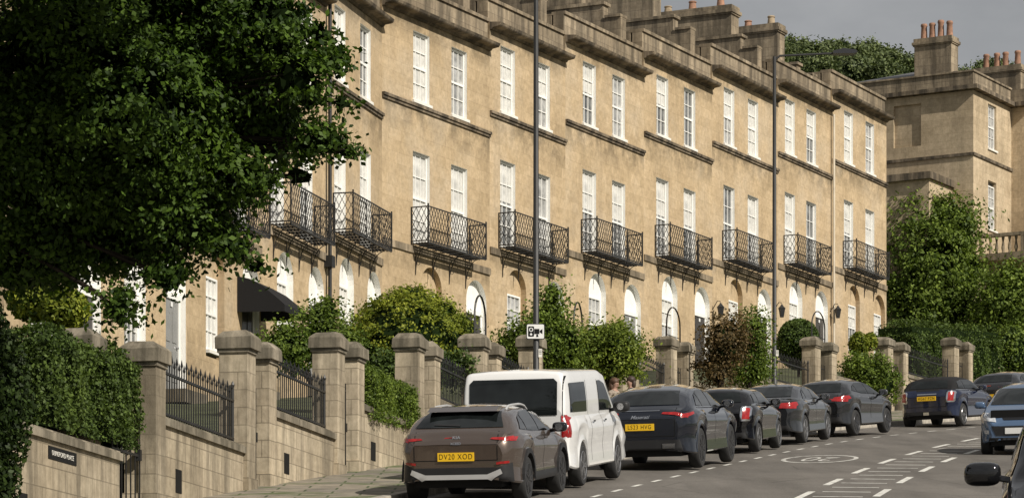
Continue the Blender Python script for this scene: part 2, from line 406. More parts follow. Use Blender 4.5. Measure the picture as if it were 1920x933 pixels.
def hedge(name,label,a,b,width,z0a,z0b,z1a,z1b,n,size,mat,seed=3,lumpy=1.0):
    rs=np.random.RandomState(seed); A=Vector((a[0],a[1],0)); B=Vector((b[0],b[1],0)); u=(B-A); ln=u.length; u/=ln; w=Vector((-u.y,u.x,0))
    root=empty(name,(a[0],a[1],z0a)); tag(root,label,'hedge')
    areas=np.array([ln*(z1a-z0a),ln*(z1a-z0a)*.3,ln*width,width*(z1a-z0a),width*(z1a-z0a)]); areas=areas/areas.sum()
    f=rs.choice(5,n,p=areas); s=rs.random(n); t=rs.random(n); k=rs.random(n)
    S_=np.where(f==3,0,np.where(f==4,1,s)); Wd=np.where(f==0,0,np.where(f==1,1,t)); K=np.where(f==2,1,k)
    z0=z0a+(z0b-z0a)*S_; z1=z1a+(z1b-z1a)*S_
    edge=np.maximum(0,1-np.minimum(np.minimum(S_*ln,(1-S_)*ln),np.minimum(Wd*width,(1-Wd)*width))/.22)
    K2=np.where(K>.8,K-edge*.09*lumpy*(K-.8)/.2,K)
    pts=np.stack([A.x+u.x*S_*ln+w.x*Wd*width,A.y+u.y*S_*ln+w.y*Wd*width,z0+(z1-z0)*K2],axis=1)-np.array([a[0],a[1],z0a])
    lump=(.05*np.sin(pts[:,0]*3.1+pts[:,1]*2.3)+.045*np.sin(pts[:,2]*4+pts[:,1]*5)+.03*np.sin(pts[:,1]*11+pts[:,2]*9))*lumpy
    nr=np.zeros((n,3))
    for i,vec in enumerate([(-w.x,-w.y,0),(w.x,w.y,0),(0,0,1),(-u.x,-u.y,0),(u.x,u.y,0)]): nr[f==i]=vec
    pts=pts+nr*lump[:,None]+rs.normal(size=(n,3))*.035
    e=.14
    def pt(s_,w_,z): q=A+u*(e+s_*(ln-2*e))+w*(e+w_*(width-2*e)); return (q.x-a[0],q.y-a[1],z-z0a)
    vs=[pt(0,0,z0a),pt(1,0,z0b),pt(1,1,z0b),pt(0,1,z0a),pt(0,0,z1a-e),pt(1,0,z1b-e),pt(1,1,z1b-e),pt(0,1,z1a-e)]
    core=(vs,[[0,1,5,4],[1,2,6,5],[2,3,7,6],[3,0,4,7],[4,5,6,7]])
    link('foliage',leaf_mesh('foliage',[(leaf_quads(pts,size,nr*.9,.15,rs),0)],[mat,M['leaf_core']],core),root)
    return root
# ------------------------------------------------------------------ houses
def window_meshes(w,h,cols,rows,fr=.055,bar=.022):
    mb=MB(); x0,x1=-w/2,w/2
    mb.box(x0,x0+fr,.09,.16,0,h); mb.box(x1-fr,x1,.09,.16,0,h); mb.box(x0+fr,x1-fr,.09,.16,0,fr+.02); mb.box(x0+fr,x1-fr,.09,.16,h-fr,h)
    mr=int(rows/2)
    for r in range(1,rows):
        z=fr+.02+(h-2*fr-.02)*r/rows; t=.03 if r==mr else bar/2
        mb.box(x0+fr,x1-fr,.105 if r!=mr else .095,.15,z-t,z+t)
    for c in range(1,cols):
        x=x0+fr+(w-2*fr)*c/cols; mb.box(x-bar/2,x+bar/2,.108,.148,fr+.02,h-fr)
    fm=mb.mesh('window',M['white'])
    pms=[]
    for lo,hi,k in ((1,2,1),(2,2,1),(0,2,.45),(1,1,1),(0,0,1),(1,2,.5)):
        p=MB(); names=('pane_dark','pane_mid','pane_blind')
        zm=fr+(h-2*fr)*(1-k)
        if k<1: p.quad((x0+fr,.145,fr),(x1-fr,.145,fr),(x1-fr,.145,zm),(x0+fr,.145,zm),lo)
        p.quad((x0+fr,.14,zm if k<1 else fr),(x1-fr,.14,zm if k<1 else fr),(x1-fr,.14,h-fr),(x0+fr,.14,h-fr),hi)
        pms.append(p.mesh('pane',[M[q] for q in names],recalc=False))
    s=MB(); s.box(x0-.08,x1+.08,-.07,.17,-.08,-.002); sm=s.mesh('sill',M['white2'])
    return fm,pms,sm
WM={'top':window_meshes(.95,1.95,3,4),'first':window_meshes(.98,2.58,3,4),'ground':window_meshes(.9,1.75,3,4)}
def put_window(kind,x,z,root,sill=True,y=0,rot=0):
    fm,pms,sm=WM[kind]; w=link('window',fm,root,(x,y,z),rot)
    link('pane',random.choices(pms,[.22,.14,.22,.16,.12,.16])[0],w)
    if sill: link('sill',sm,w)
    return w
def wall_grid(mb,x0,x1,z0,z1,rects,archs,to3d,depth=.18,m_wall=0):
    XS=sorted({x0,x1}|{r[0] for r in rects}|{r[1] for r in rects}|{a[0]-a[1] for a in archs}|{a[0]+a[1] for a in archs})
    ZS=sorted({z0,z1}|{r[2] for r in rects}|{r[3] for r in rects}|{a[2] for a in archs}|{a[3] for a in archs})
    for xa,xb in zip(XS,XS[1:]):
        for za,zb in zip(ZS,ZS[1:]):
            cx,cz=(xa+xb)/2,(za+zb)/2
            if any(r[0]<cx<r[1] and r[2]<cz<r[3] for r in rects): continue
            if any(abs(cx-a[0])<a[1] and a[2]<cz<a[3] for a in archs): continue
            mb.quad(to3d(xa,0,za),to3d(xb,0,za),to3d(xb,0,zb),to3d(xa,0,zb),m_wall)
    for (xa,xb,za,zb,rm,bmt) in rects:
        for (p,q) in (((xa,za),(xa,zb)),((xb,zb),(xb,za)),((xa,zb),(xb,zb)),((xb,za),(xa,za))):
            mb.quad(to3d(p[0],0,p[1]),to3d(q[0],0,q[1]),to3d(q[0],depth,q[1]),to3d(p[0],depth,p[1]),rm)
        mb.quad(to3d(xa,depth,za),to3d(xb,depth,za),to3d(xb,depth,zb),to3d(xa,depth,zb),bmt)
    for (xc,r,za,zt,rm,bmt) in archs:
        zs=zt-r; n=14
        arc=[(xc-r*math.cos(PI*i/n),zs+r*math.sin(PI*i/n)) for i in range(n+1)]
        for i in range(n):
            p,q=arc[i],arc[i+1]
            mb.quad(to3d(p[0],0,p[1]),to3d(q[0],0,q[1]),to3d(q[0],0,zt),to3d(p[0],0,zt),m_wall)
            mb.quad(to3d(p[0],0,p[1]),to3d(p[0],depth,p[1]),to3d(q[0],depth,q[1]),to3d(q[0],0,q[1]),rm)
        for xx in (xc-r,xc+r): mb.quad(to3d(xx,0,za),to3d(xx,0,zs),to3d(xx,depth,zs),to3d(xx,depth,za),rm)
        mb.add([to3d(p[0],depth,p[1]) for p in [(xc-r,za)]+arc+[(xc+r,za)]],[list(range(n+3))],bmt)
def scroll_pts():
    pts=[(0,-.02,-.80)]
    for i in range(9):
        a=i/8*PI*.5; pts.append((0,-.02-.42*(1-math.cos(a)),-.80+.78*math.sin(a)))
    return pts
def make_balcony(Lb,root,x0):
    pr=.56; h=1.02; fl=MB()
    for i in range(6): fl.box(x0,x0+Lb,-pr+i*pr/6,-pr+i*pr/6+.04,0,.022)
    for i in range(int(Lb/.45)+1): fl.box(x0+i*.45,x0+min(i*.45+.025,Lb),-pr,-.005,-.025,-.002)
    fl.box(x0,x0+Lb,-pr-.01,-pr+.02,-.025,.026)
    bal=fl.build('balcony',M['iron'],root,loc=(0,0,3.63))
    rl=MB()
    for z in (.06,h):
        rl.box(x0,x0+Lb,-pr-.015,-pr+.015,z-.016,z+.016)
        for xx in (x0,x0+Lb): rl.box(xx-.015,xx+.015,-pr,-.003,z-.016,z+.016)
    for xx in (x0,x0+Lb):
        rl.box(xx-.018,xx+.018,-pr-.018,-pr+.018,0,h+.08)
        rl.box(xx-.015,xx+.015,-.034,-.004,0,h)
    for i in (1,2): rl.box(x0+Lb*i/3-.012,x0+Lb*i/3+.012,-pr-.012,-pr+.012,0,h)
    def lattice(length,to3d,sp=.165,sl=.5):
        k=-int(h*sl/sp)-1
        while k*sp<length:
            a0=k*sp; a1=a0+h*sl
            for flip in (0,1):
                xa,za,xb,zb=a0,.06,a1,h
                if xa<0: za=.06+(0-xa)/(xb-xa)*(h-.06); xa=0
                if xb>length: zb=za+(length-xa)/(a1-xa)*(h-za); xb=length
                if xb-xa>.02:
                    zA,zB=(za,zb) if not flip else (h+.06-za,h+.06-zb)
                    rl.tube([to3d(xa,zA),to3d(xb,zB)],.0092,4)
            k+=1
    lattice(Lb,lambda a,z:(x0+a,-pr,z))
    for xx in (x0,x0+Lb): lattice(pr,lambda a,z,xx=xx:(xx,-a,z))
    rl.build('railing',M['iron'],bal)
    for i in range(4):
        xx=x0+.25+i*(Lb-.5)/3; b=MB()
        b.tube([(xx,y,z) for _,y,z in scroll_pts()],.013,5)
        for cy,cz,q in ((-.15,-.2,.12),(-.10,-.52,.075)):
            b.tube([(xx,cy+q*math.cos(a)*(1-a/14),cz+q*math.sin(a)*(1-a/14)) for a in [j*.5 for j in range(18)]],.009,4)
        b.tube([(xx,-.02,-.85),(xx,-.02,0)],.011,4)
        b.build('bracket',M['iron'],bal)
    return bal
def chimney(root,x0,x1,y0,y1,z0,z1,npots,hs=(.28,.36,.42),mats=None):
    mb=MB(); mb.box(x0,x1,y0,y1,z0,z1-.34); mb.box(x0-.05,x1+.05,y0-.05,y1+.05,z1-.34,z1-.28); mb.box(x0-.09,x1+.09,y0-.09,y1+.09,z1-.28,z1-.16); mb.box(x0-.03,x1+.03,y0-.03,y1+.03,z1-.16,z1)
    c=mb.build('chimney',M['parapet'],root)
    along='y' if (y1-y0)>(x1-x0) else 'x'
    for i in range(npots):
        t=(i+.5+random.uniform(-.15,.15))/npots; x,y=((x0+x1)/2,lerp(y0+.1,y1-.1,t)) if along=='y' else (lerp(x0+.1,x1-.1,t),(y0+y1)/2)
        p=MB(); hh=random.choice(hs); p.lathe([(.16,0),(.15,.06),(.125,hh*.8),(.15,hh*.85),(.15,hh*.93),(.125,hh),(.09,hh),(.09,hh-.2)],12,(x,y,z1-.002))
        p.build('chimney_pot',random.choice(mats or (M['pot'],M['potbuff'])),c,smooth=40)
def make_house(label,W,x1,x2,loc,theta,left='white',right='door',chim=True,doorm='doordark',canopy=False,back=9.0,lantern=False,ch=13.75,cy=(1.9,4.5),party=12.5,py1=5.6):
    root=empty('terraced_house',loc,(0,0,theta)); tag(root,label,'house')
    xa=x1+.6; xd=min(x2+1.08,W-.72)
    mats=[M['wall'],M['white'],M['white2'],M['pane_dark']]
    mb=MB(); T=lambda x,y,z:(x,y,z)
    rects=[]
    for x in (x1,x2):
        rects.append((x-.48,x+.48,7.72,9.69,1,3)); rects.append((x-.5,x+.5,3.68,6.28,1,3))
    lm=1 if left=='white' else 0
    rm=1 if right in('door','white') else 0
    archs=[(xa,.64,.45,3.12,lm,lm),(xd,.64,.02 if right=='door' else .45,3.12,rm,rm)]
    wall_grid(mb,0,W,-2.5,10.05,rects,archs,T)
    for x in (0,W):
        mb.quad((x,0,-2.5),(x,back,-2.5),(x,back,10.3),(x,0,10.3))
    mb.quad((0,back,-2.5),(W,back,-2.5),(W,back,10.3),(0,back,10.3))
    mb.build('wall',mats,root,recalc=False)
    e=.002
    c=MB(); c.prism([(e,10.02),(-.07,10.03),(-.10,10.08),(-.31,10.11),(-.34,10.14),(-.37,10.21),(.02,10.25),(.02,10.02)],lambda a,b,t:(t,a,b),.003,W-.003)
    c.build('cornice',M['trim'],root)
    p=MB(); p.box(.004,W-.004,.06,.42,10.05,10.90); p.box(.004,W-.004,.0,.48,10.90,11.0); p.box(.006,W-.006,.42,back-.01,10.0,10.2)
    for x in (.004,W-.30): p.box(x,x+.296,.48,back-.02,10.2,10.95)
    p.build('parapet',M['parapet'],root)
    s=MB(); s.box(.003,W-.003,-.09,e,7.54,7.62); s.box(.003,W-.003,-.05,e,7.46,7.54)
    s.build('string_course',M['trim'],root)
    s=MB(); s.box(.003,W-.003,-.05,e,3.38,3.58); s.build('floor_band',M['parapet'],root)
    r=MB(); r.prism([(.5,10.2),(back-.1,10.2),(back/2+.2,11.9)],lambda a,b,t:(t,a,b),.31,W-.78); r.build('roof',M['slate'],root)
    for x in (x1,x2):
        put_window('top',x,7.725,root); put_window('first',x,3.69,root,sill=False)
    put_window('ground',xa,.62,root,y=.02)
    if right=='door':
        d=MB(); d.box(xd-.46,xd+.46,.12,.17,.05,2.12)
        for zz in (.25,1.15):
            for k in (-1,1): d.box(xd+k*.21-.14,xd+k*.21+.14,.105,.12,zz,zz+.7)
        do=d.build('door',M[doorm],root)
        h=MB(); h.lathe([(.001,0),(.035,-.02),(.03,-.05),(.001,-.06)],8,(xd+.36,.12,1.05),axis='y'); h.build('handle',M['chrome'],do)
        fa=MB(); fa.box(xd-.56,xd-.46,.10,.178,.05,2.2); fa.box(xd+.46,xd+.56,.10,.178,.05,2.2); fa.box(xd-.56,xd+.56,.08,.178,2.12,2.24); fa.build('door_frame',M['white'],root)
        st=MB(); st.box(xd-.75,xd+.75,-.5,-.003,-.3,0); st.build('doorstep',M['cap'],root)
        nm=MB(); nm.box(xd-.06,xd+.06,.095,.104,1.95,2.06); nm.build('number_plaque',M['signwhite'],do)
    else: put_window('ground',xd,.62,root,y=.02)
    if lantern:
        lx=xd+.86; l=MB(); l.tube([(lx,-.003,2.45),(lx,-.2,2.75),(lx,-.32,2.72)],.015,5)
        l.lathe([(.07,2.2),(.12,2.5),(.14,2.52),(.05,2.62),(.001,2.70)],6,(lx,-.32,0)); l.build('lantern',M['iron'],root)
    b0=x1-.62; make_balcony((x2+.62)-b0,root,b0)
    if chim:
        # stepped party wall rising behind the parapet, with the stack on it
        pw=MB(); x0_,x1_=W-.72,W-.31
        pw.box(x0_,x1_,.50,py1,10.2,party-.55); pw.box(x0_,x1_,1.15,py1-.4,party-.55,party-.1)
        pw.box(x0_-.06,x1_+.06,1.08,py1-.33,party-.1,party); pw.box(x0_-.05,x1_+.05,.49,1.07,party-.55,party-.47)
        pw.build('party_wall',M['parapet'],root)
        chimney(root,W-.77,W-.06,cy[0],cy[1],party+.004,ch,3)
    if canopy:
        k=MB()
        prof=[(0,2.62),(-.3,2.55),(-.65,2.36),(-.95,2.12),(-1.2,1.9),(-1.2,1.74),(-1.16,1.74),(-1.16,1.88),(0,2.5)]
        k.prism(prof,lambda a,b,t:(t,a-.004,b),xd-1.0,xd+.75)
        for xx in (xd-1.0,xd+.74): k.prism([(0,2.5),(-1.16,1.88),(-1.16,1.74),(0,1.76)],lambda a,b,t:(t,a-.004,b),xx,xx+.012)
        k.build('awning',M['cloth'],root)
    return root
D0=86.0
XVR=3900.0; XVL=2450.0; PX0=716.0
def dR(px): return D0*(XVR-PX0)/(XVR-px)
aR=math.atan((XVR-960)/F); aL=math.atan((XVL-960)/F)
X0=(PX0-960)*D0/F
def facR(d): return Vector((X0+(d-D0)*math.tan(aR),d,0))
def facL(d): return Vector((X0+(d-D0)*math.tan(aL),d,0))
bnd=[716,918,1060,1207,1335,1458,1560,1662]
win=[(790,861),(952,1018),(1105,1160),(1242,1293),(1367,1412),(1481,1521),(1591,1631)]
lab=['pale stone terraced house left of the tall lamp post, above the domed clipped shrub','pale stone terraced house directly behind the lamp post with the camera sign','pale stone terraced house with two white arched openings, first right of the camera sign','pale stone terraced house above the navy car with an iron arch before its window','pale stone terraced house above the russet shrub, left of the second lamp post','pale stone terraced house with the pale downpipe, right of the second lamp post','pale stone house at the right end of the terrace beside the leafy tree']
opts=[dict(left='stone',doorm='doordark'),dict(left='stone',doorm='doorgrey'),dict(left='white',doorm='doorgrey',ch=14.0),dict(left='white',doorm='doordark',lantern=True,ch=14.0,cy=(1.9,4.6),party=12.6),dict(left='stone',doorm='doordark',lantern=True,cy=(1.5,4.6),ch=13.6),dict(left='white',doorm='doordark',lantern=True,ch=13.45,party=11.9,py1=4.9),dict(left='stone',right='window',chim=False)]
HR=[]
for k in range(7):
    da,db=dR(bnd[k]),dR(bnd[k+1]); ca=math.cos(aR); W=(db-da)/ca
    x1=(dR(win[k][0])-da)/ca; x2=(dR(win[k][1])-da)/ca
    o=facR(da); o.z=17.9+.655*k-7.6
    HR.append(make_house(lab[k],W,x1,x2,o,PI/2-aR,**opts[k]))
labL=['terraced house left of the bend in the terrace, its balcony nearest the bend','terraced house with a black downpipe beside it, partly behind the oak leaves','terraced house with a black awning over its door, behind the oak tree','terraced house behind the oak tree, left of the house with the black awning','terraced house behind the oak tree, nearest to the clipped hedge']
for j in range(5):
    db=D0-4.99*j; da=db-4.99; ca=math.cos(aL); W=4.99/ca
    o=facL(da); o.z=17.28-.62*j-7.6
    HL=make_house(labL[j],W,1.3,3.6,o,PI/2-aL,left='stone' if j==2 else 'white',canopy=(j==2),doorm=('doordark','doorgrey','doordark','doorgrey','doordark')[j])
    if j==0:
        mb=MB(); mb.tube([(.06,-.12,0),(.06,-.12,9.9)],.05,8); mb.box(-.08,.2,-.22,-.003,2.6,2.9); mb.build('downpipe',M['iron'],HL)
mb=MB(); W5=(dR(1560)-dR(1458))/math.cos(aR)
mb.tube([(W5-.12,-.12,-.5),(W5-.12,-.12,9.2),(W5-.12,-.12,9.9)],.05,8); mb.build('downpipe',M['pipe'],HR[5])
mb=MB(); mb.tube([(4.6,3.2,11.0),(4.6,3.2,14.2)],.02,5); mb.tube([(4.0,3.2,14.1),(5.4,3.2,14.1)],.015,4)
for i in range(6): mb.tube([(4.1+i*.22,2.85,14.1),(4.1+i*.22,3.55,14.1)],.01,4)
mb.build('aerial',M['alloydark'],HR[2])
def zfac(d): return (17.28-(86-d)/4.99*.62-7.75) if d<86 else (17.8+.655*(d-86)/5.2-7.75)
gm=MB(); ds=[30+2*i for i in range(42)]
for d in ds:
    a=wall_pt(d,.72); a.x-=.2
    fd=d+2.5; b=facL(fd) if fd<86 else facR(fd); b.z=zfac(fd)
    gm.v+= [tuple(a.lerp(b,t)) for t in (0,.5,1.06)]
for i in range(len(ds)-1):
    for j in range(2): gm.f.append([i*3+j,i*3+j+1,(i+1)*3+j+1,(i+1)*3+j]); gm.m.append(0)
gm.build('garden_ground',M['earth'],smooth=60)['kind']='structure'
# ------------------------------------------------------------------ garden walls, piers, railings, gates
FP=[40.9,47.5,53,58.3,63.5,68.8,74.2,79.6,85,90.4,96,101.8,107.4]
def gap(i): return 1.75 if i==0 else 1.3
def pier(d,h,label,wd=.42,dx=0):
    p=wall_pt(d); p.x+=dx; root=empty('gate_pier',p,(0,0,PI/2-heading(d))); tag(root,label,'gate pier')
    s=MB(); a=wd/2; s.box(-a,a,-a,a,-.4,h-.36); s.box(-a-.03,a+.03,-a-.03,a+.03,-.4,.28)
    s.build('shaft',M['garden'],root)
    c=MB(); b=a+.062; r=lambda: random.uniform(-.014,.014)
    c.box(-a-.025,a+.025,-a-.025,a+.025,h-.36,h-.30); t=a-.05
    lo=[(-b+r(),-b+r(),h-.30),(b+r(),-b+r(),h-.30),(b+r(),b+r(),h-.30),(-b+r(),b+r(),h-.30)]
    md=[(x+r()*.6,y+r()*.6,h-.13+r()) for x,y,_ in lo]; sh=[(x*.86+r(),y*.86+r(),h-.085+r()) for x,y,_ in lo]; tp=[(-t+r(),-t+r(),h-.02+r()),(t+r(),-t+r(),h-.02+r()),(t+r(),t+r(),h-.02),(-t,t,h-.02+r())]
    vs=lo+md+sh+tp; fs=[(3,2,1,0),(12,13,14,15)]
    for l in (0,4,8): fs+=[(l+i,l+(i+1)%4,l+4+(i+1)%4,l+4+i) for i in range(4)]
    c.add(vs,fs)
    c.build('cap',M['cap'],root); return root
names=['beside the clipped hedge at far left','beside the first iron railing from the left','beside the second iron railing from the left','left of the box hedge below the dome','behind the white van roof','behind the camera sign post','behind the white van front','behind the navy car windscreen','behind the navy car','beside the russet shrub','behind the dark grey saloon','above the dark grey hatchback','above the blue convertible']
for i,d in enumerate(FP):
    pier(d,2.55,'taller stone gate pier '+names[i],.45,-.35 if i==0 else 0)
    pier(d+gap(i),2.38,'lower stone gate pier '+names[i],.45 if i==0 else .42)
    a=wall_pt(d+.28); b=wall_pt(d+gap(i)-.26); root=empty('garden_gate',a,(0,0,math.atan2(b.y-a.y,b.x-a.x))); tag(root,'narrow black iron gate between the stone piers '+names[i],'gate')
    ln=(b-a).length; mb=MB()
    for k in range(7): mb.tube([(ln*k/6,0,.12),(ln*k/6,0,1.75)],.012,4)
    for z in (.2,.95,1.6): mb.box(0,ln,-.012,.012,z,z+.035)
    mb.build('leaf',M['iron'],root)
    hm=MB(); hm.box(ln-.09,ln-.02,-.04,.04,.9,1.05); hm.build('latch',M['iron'],root)
def wall_seg(da,db,label,top=1.05):
    a=wall_pt(da); b=wall_pt(db); ln=(Vector((b.x-a.x,b.y-a.y))).length; th=math.atan2(b.y-a.y,b.x-a.x)
    zt=P((da+db)/2)+top; root=empty('garden_wall',a,(0,0,th)); tag(root,label,'wall')
    ht=zt-a.z; mb=MB(); mb.box(0,ln,-.16,.16,-.5,ht-.1); mb.build('wall_face',M['garden'],root)
    mb=MB(); mb.box(.002,ln-.002,-.21,.21,ht-.1,ht); mb.box(.003,ln-.003,-.17,.17,ht,ht+.03); mb.build('coping',M['cap'],root)
    if ln>3:
        mb=MB(); mb.box(ln*.16,ln*.16+.3,-.168,-.155,.35,.68); mb.build('vent',M['ink'],root)
    return root,a,th,ln,zt
def railing(a,th,ln,zt,label,h=.78):
    root=empty('iron_railing',(a.x,a.y,zt+.028),(0,0,th)); tag(root,label,'railing')
    n=int(ln/.125); mb=MB()
    for k in range(n):
        x=.08+(ln-.16)*k/(n-1); hh=h+ (.0 if k%2 else .06)
        mb.tube([(x,0,0),(x,0,hh),(x,0,hh+.03),(x,0,hh+.12)],[.011,.011,.024,.002],4)
    for x in (.02,ln-.02): mb.tube([(x,0,0),(x,0,h+.1),(x,0,h+.14),(x,0,h+.2)],[.02,.02,.03,.004],6)
    mb.build('bars',M['iron'],root)
    mb=MB(); mb.box(0,ln,-.018,.018,h-.12,h-.085); mb.build('rail',M['iron'],root)
    mb=MB(); mb.box(0,ln,-.018,.018,.08,.115); mb.build('rail',M['iron'],root)
segn=['','under the first iron railing from the left','under the second iron railing from the left','under the box hedge','behind the white van roof','behind the speed camera post','behind the van and the navy car','behind the navy car','behind the russet shrub','left of the second lamp post foot','behind the dark saloon','behind the dark hatchback','above the blue convertible']
for i in range(len(FP)):
    if i==0:
        wall_seg(36.2,FP[0]+.1,'stone garden wall carrying the black street name plate',1.2)
        wall_seg(29,36.2,'stone garden wall under the oak tree at the left edge',1.4)
    else:
        root,a,th,ln,zt=wall_seg(FP[i-1]+gap(i-1)+.23,FP[i]-.24,'coursed stone garden wall '+segn[i])
        if i in (1,2,4,5,7,8,10,12): railing(a,th,ln,zt,'spiked black railing on the garden wall '+segn[i].replace('under the','forming the'))
for d,lb in ((63.5,'behind the white van, right of the domed shrub'),(74.2,'above the light green shrubs behind the van'),(85,'left of the russet shrub'),(96,'right of the dark clipped bush')):
    a=wall_pt(d+.15); b=wall_pt(d+1.15); th=math.atan2(b.y-a.y,b.x-a.x); ln=(b-a).length
    n=Vector((-math.sin(th),math.cos(th),0))*.05; a=a+n
    root=empty('garden_arch',a,(0,0,th)); tag(root,'thin dark metal garden arch '+lb,'garden arch')
    mb=MB()
    mb.tube([(0,0,0),(0,0,2.9)]+[(ln/2-ln/2*math.cos(PI*k/10),0,2.9+.5*math.sin(PI*k/10)) for k in range(1,10)]+[(ln,0,2.9),(ln,0,0)],.022,6)
    mb.build('hoop',M['iron'] if d!=85 else M['bark'],root)
    mb=MB(); mb.tube([(0,0,2.6),(ln,0,2.6)],.012,5); mb.build('crossbar',M['iron'],root)
a=wall_pt(37.95); b=wall_pt(39.25); th=math.atan2(b.y-a.y,b.x-a.x)
nv=Vector((math.sin(th),-math.cos(th),0)); mid=(a+b)/2+nv*.175; mid.z=3.50
root=empty('street_sign',mid,(0,0,th)); tag(root,'black street name plate with white raised letters on the garden wall','street sign')
mb=MB(); mb.box(-.56,.56,-.0,.02,-.08,.08); mb.build('plate',M['ink'],root)
text_mesh('DUNSFORD PLACE',.088,'lettering',M['white2'],root,Matrix.Translation((0,-.003,0))@Matrix.Rotation(PI/2,4,'X'),.002,1.1,0,-.008,1.08)
# ------------------------------------------------------------------ lamp posts and signs
def lamp_post(d,px,label,arm=2.2):
    x=(px-960)*d/F; root=empty('lamp_post',(x,d,P(d)+.12)); tag(root,label,'lamp post')
    mb=MB(); mb.tube([(0,0,0),(0,0,1.3),(0,0,1.34),(0,0,10.0)],[.085,.085,.062,.046],12); mb.build('pole',M['lamp'],root,smooth=40)
    mb=MB(); mb.box(-.03,.03,-.088,-.080,.5,1.0); mb.build('access_door',M['lamp'],root)
    mb=MB(); mb.tube([(0,0,9.9),(.15,0,10.02),(arm*.75,0,10.09),(arm*.8,0,10.1)],.03,8); mb.build('arm',M['lamp'],root)
    mb=MB(); mb.prism([(arm*.72,10.06),(arm*.72,10.13),(arm*.85,10.2),(arm*1.0,10.16),(arm*1.02,10.1),(arm*.98,10.06)],lambda a,b,t:(a,t,b),-.16,.16); mb.build('lamp_head',M['alloydark'],root)
    return root
lamp_post(60.0,1005,'tall black lamp post behind the white van carrying the camera sign')
lamp_post(84.0,1452,'tall black lamp post right of the russet shrub with its arm and lamp in view')
sp=at(1004,622,60.0); sp.y-=.085
root=empty('camera_sign',sp); tag(root,'white square speed camera sign fixed to the lamp post','sign')
def rrect(w,h,r,n=5):
    o=[]
    for cx,cz,s in ((w-r,h-r,0),(-w+r,h-r,1),(-w+r,-h+r,2),(w-r,-h+r,3)):
        for i in range(n+1): q=(s+i/n)*PI/2; o.append((cx+r*math.cos(q),cz+r*math.sin(q)))
    return o
T=lambda a,b,t:(a,t,b)
mb=MB(); mb.prism(rrect(.178,.15,.03),T,0,.012); mb.build('border',M['ink'],root)
mb=MB(); mb.prism(rrect(.165,.137,.025),T,-.004,0.0); mb.build('panel',M['signwhite'],root)
mb=MB()
mb.prism(rrect(.058,.10,.02),lambda a,b,t:(a-.085,t,b),-.007,-.0042)
mb.prism([(-.022,-.05),(.075,-.05),(.075,.05),(-.022,.05)],T,-.007,-.0042)
mb.prism([(.082,-.015),(.135,-.05),(.135,.05),(.082,.015)],T,-.007,-.0042)
mb.prism([(.01,-.105),(.06,-.105),(.045,-.055),(.02,-.055)],T,-.007,-.0042)
mb.build('camera_symbol',M['ink'],root)
mb=MB(); mb.lathe([(.040,-.009),(.040,-.0072)],16,(-.085,0,.035),axis='y'); mb.lathe([(.022,-.009),(.022,-.0072)],14,(-.085,0,-.055),axis='y'); mb.build('lens_symbol',M['signwhite'],root)
mb=MB(); mb.lathe([(.024,-.0105),(.024,-.0092)],14,(-.085,0,.035),axis='y'); mb.build('pupil_symbol',M['ink'],root)
for px,py,d,lb in ((1013,662,60.0,'small white notice on the lamp post below the camera sign'),(1457,662,84.0,'small white notice tied to the second lamp post')):
    s=at(px,py,d); s.y-=.07; r=empty('notice',s); tag(r,lb,'notice')
    mb=MB(); mb.box(-.035,.035,0,.008,-.08,.08); mb.build('panel',M['white2'],r)
    mb=MB()
    for z in (.04,.01,-.02): mb.box(-.025,.025,-.002,0,z,z+.01)
    mb.build('print',M['ink'],r)
# ------------------------------------------------------------------ cars
WHEELS={}
def wheel_meshes(r,style):
    k=(r,style)
    if k in WHEELS: return WHEELS[k]
    w=.21; t=MB()
    t.lathe([(r*.66,-w/2),(r*.9,-w/2-.004),(r*.97,-w*.42),(r,-w*.25),(r,w*.25),(r*.97,w*.42),(r*.9,w/2),(r*.66,w/2)],32,axis='y')
    tm=t.mesh('wheel',M['rubber'],smooth=40)
    q=MB(); q.lathe([(r*.70,-w/2+.002),(r*.67,-w/2-.008),(r*.63,-w/2+.004),(r*.61,-w/2+.05)],32,axis='y',m=0)
    q.lathe([(r*.62,-w/2+.055),(.001,-w/2+.055)],32,axis='y',m=1)
    ns=5 if style!='multi' else 10
    for i in range(ns):
        a=2*PI*i/ns; wd=.045 if ns==5 else .022
        for sgn in ((-1,1) if ns==5 else (0,)):
            off=sgn*.11
            ca,sa=math.cos(a+off),math.sin(a+off); cb,sb=math.cos(a+off*1.6),math.sin(a+off*1.6)
            q.tube([Vector((ca*r*.1,-w/2+.012,sa*r*.1)),Vector((cb*r*.63,-w/2+.004,sb*r*.63))],[wd*.55,wd*.45],4,0)
    q.lathe([(.001,-w/2-.002),(r*.14,-w/2),(r*.17,-w/2+.03)],16,axis='y')
    rm=q.mesh('rim',[M['alloydark'] if style=='dark' else M['alloy'],M['ink']],smooth=35)
    WHEELS[k]=(tm,rm); return WHEELS[k]
def clip_x(poly,x,keep_greater):
    out=[]; n=len(poly)
    for i in range(n):
        a,b=poly[i],poly[(i+1)%n]; ia=(a[0]>=x)==keep_greater or a[0]==x; ib=(b[0]>=x)==keep_greater or b[0]==x
        if ia: out.append(a)
        if ia!=ib:
            t=(x-a[0])/(b[0]-a[0]); out.append((x,a[1]+(b[1]-a[1])*t))
    return out
def inside(poly,x,y):
    c=False; n=len(poly); j=n-1
    for i in range(n):
        if ((poly[i][1]>y)!=(poly[j][1]>y)) and (x<(poly[j][0]-poly[i][0])*(y-poly[i][1])/(poly[j][1]-poly[i][1])+poly[i][0]): c=not c
        j=i
    return c
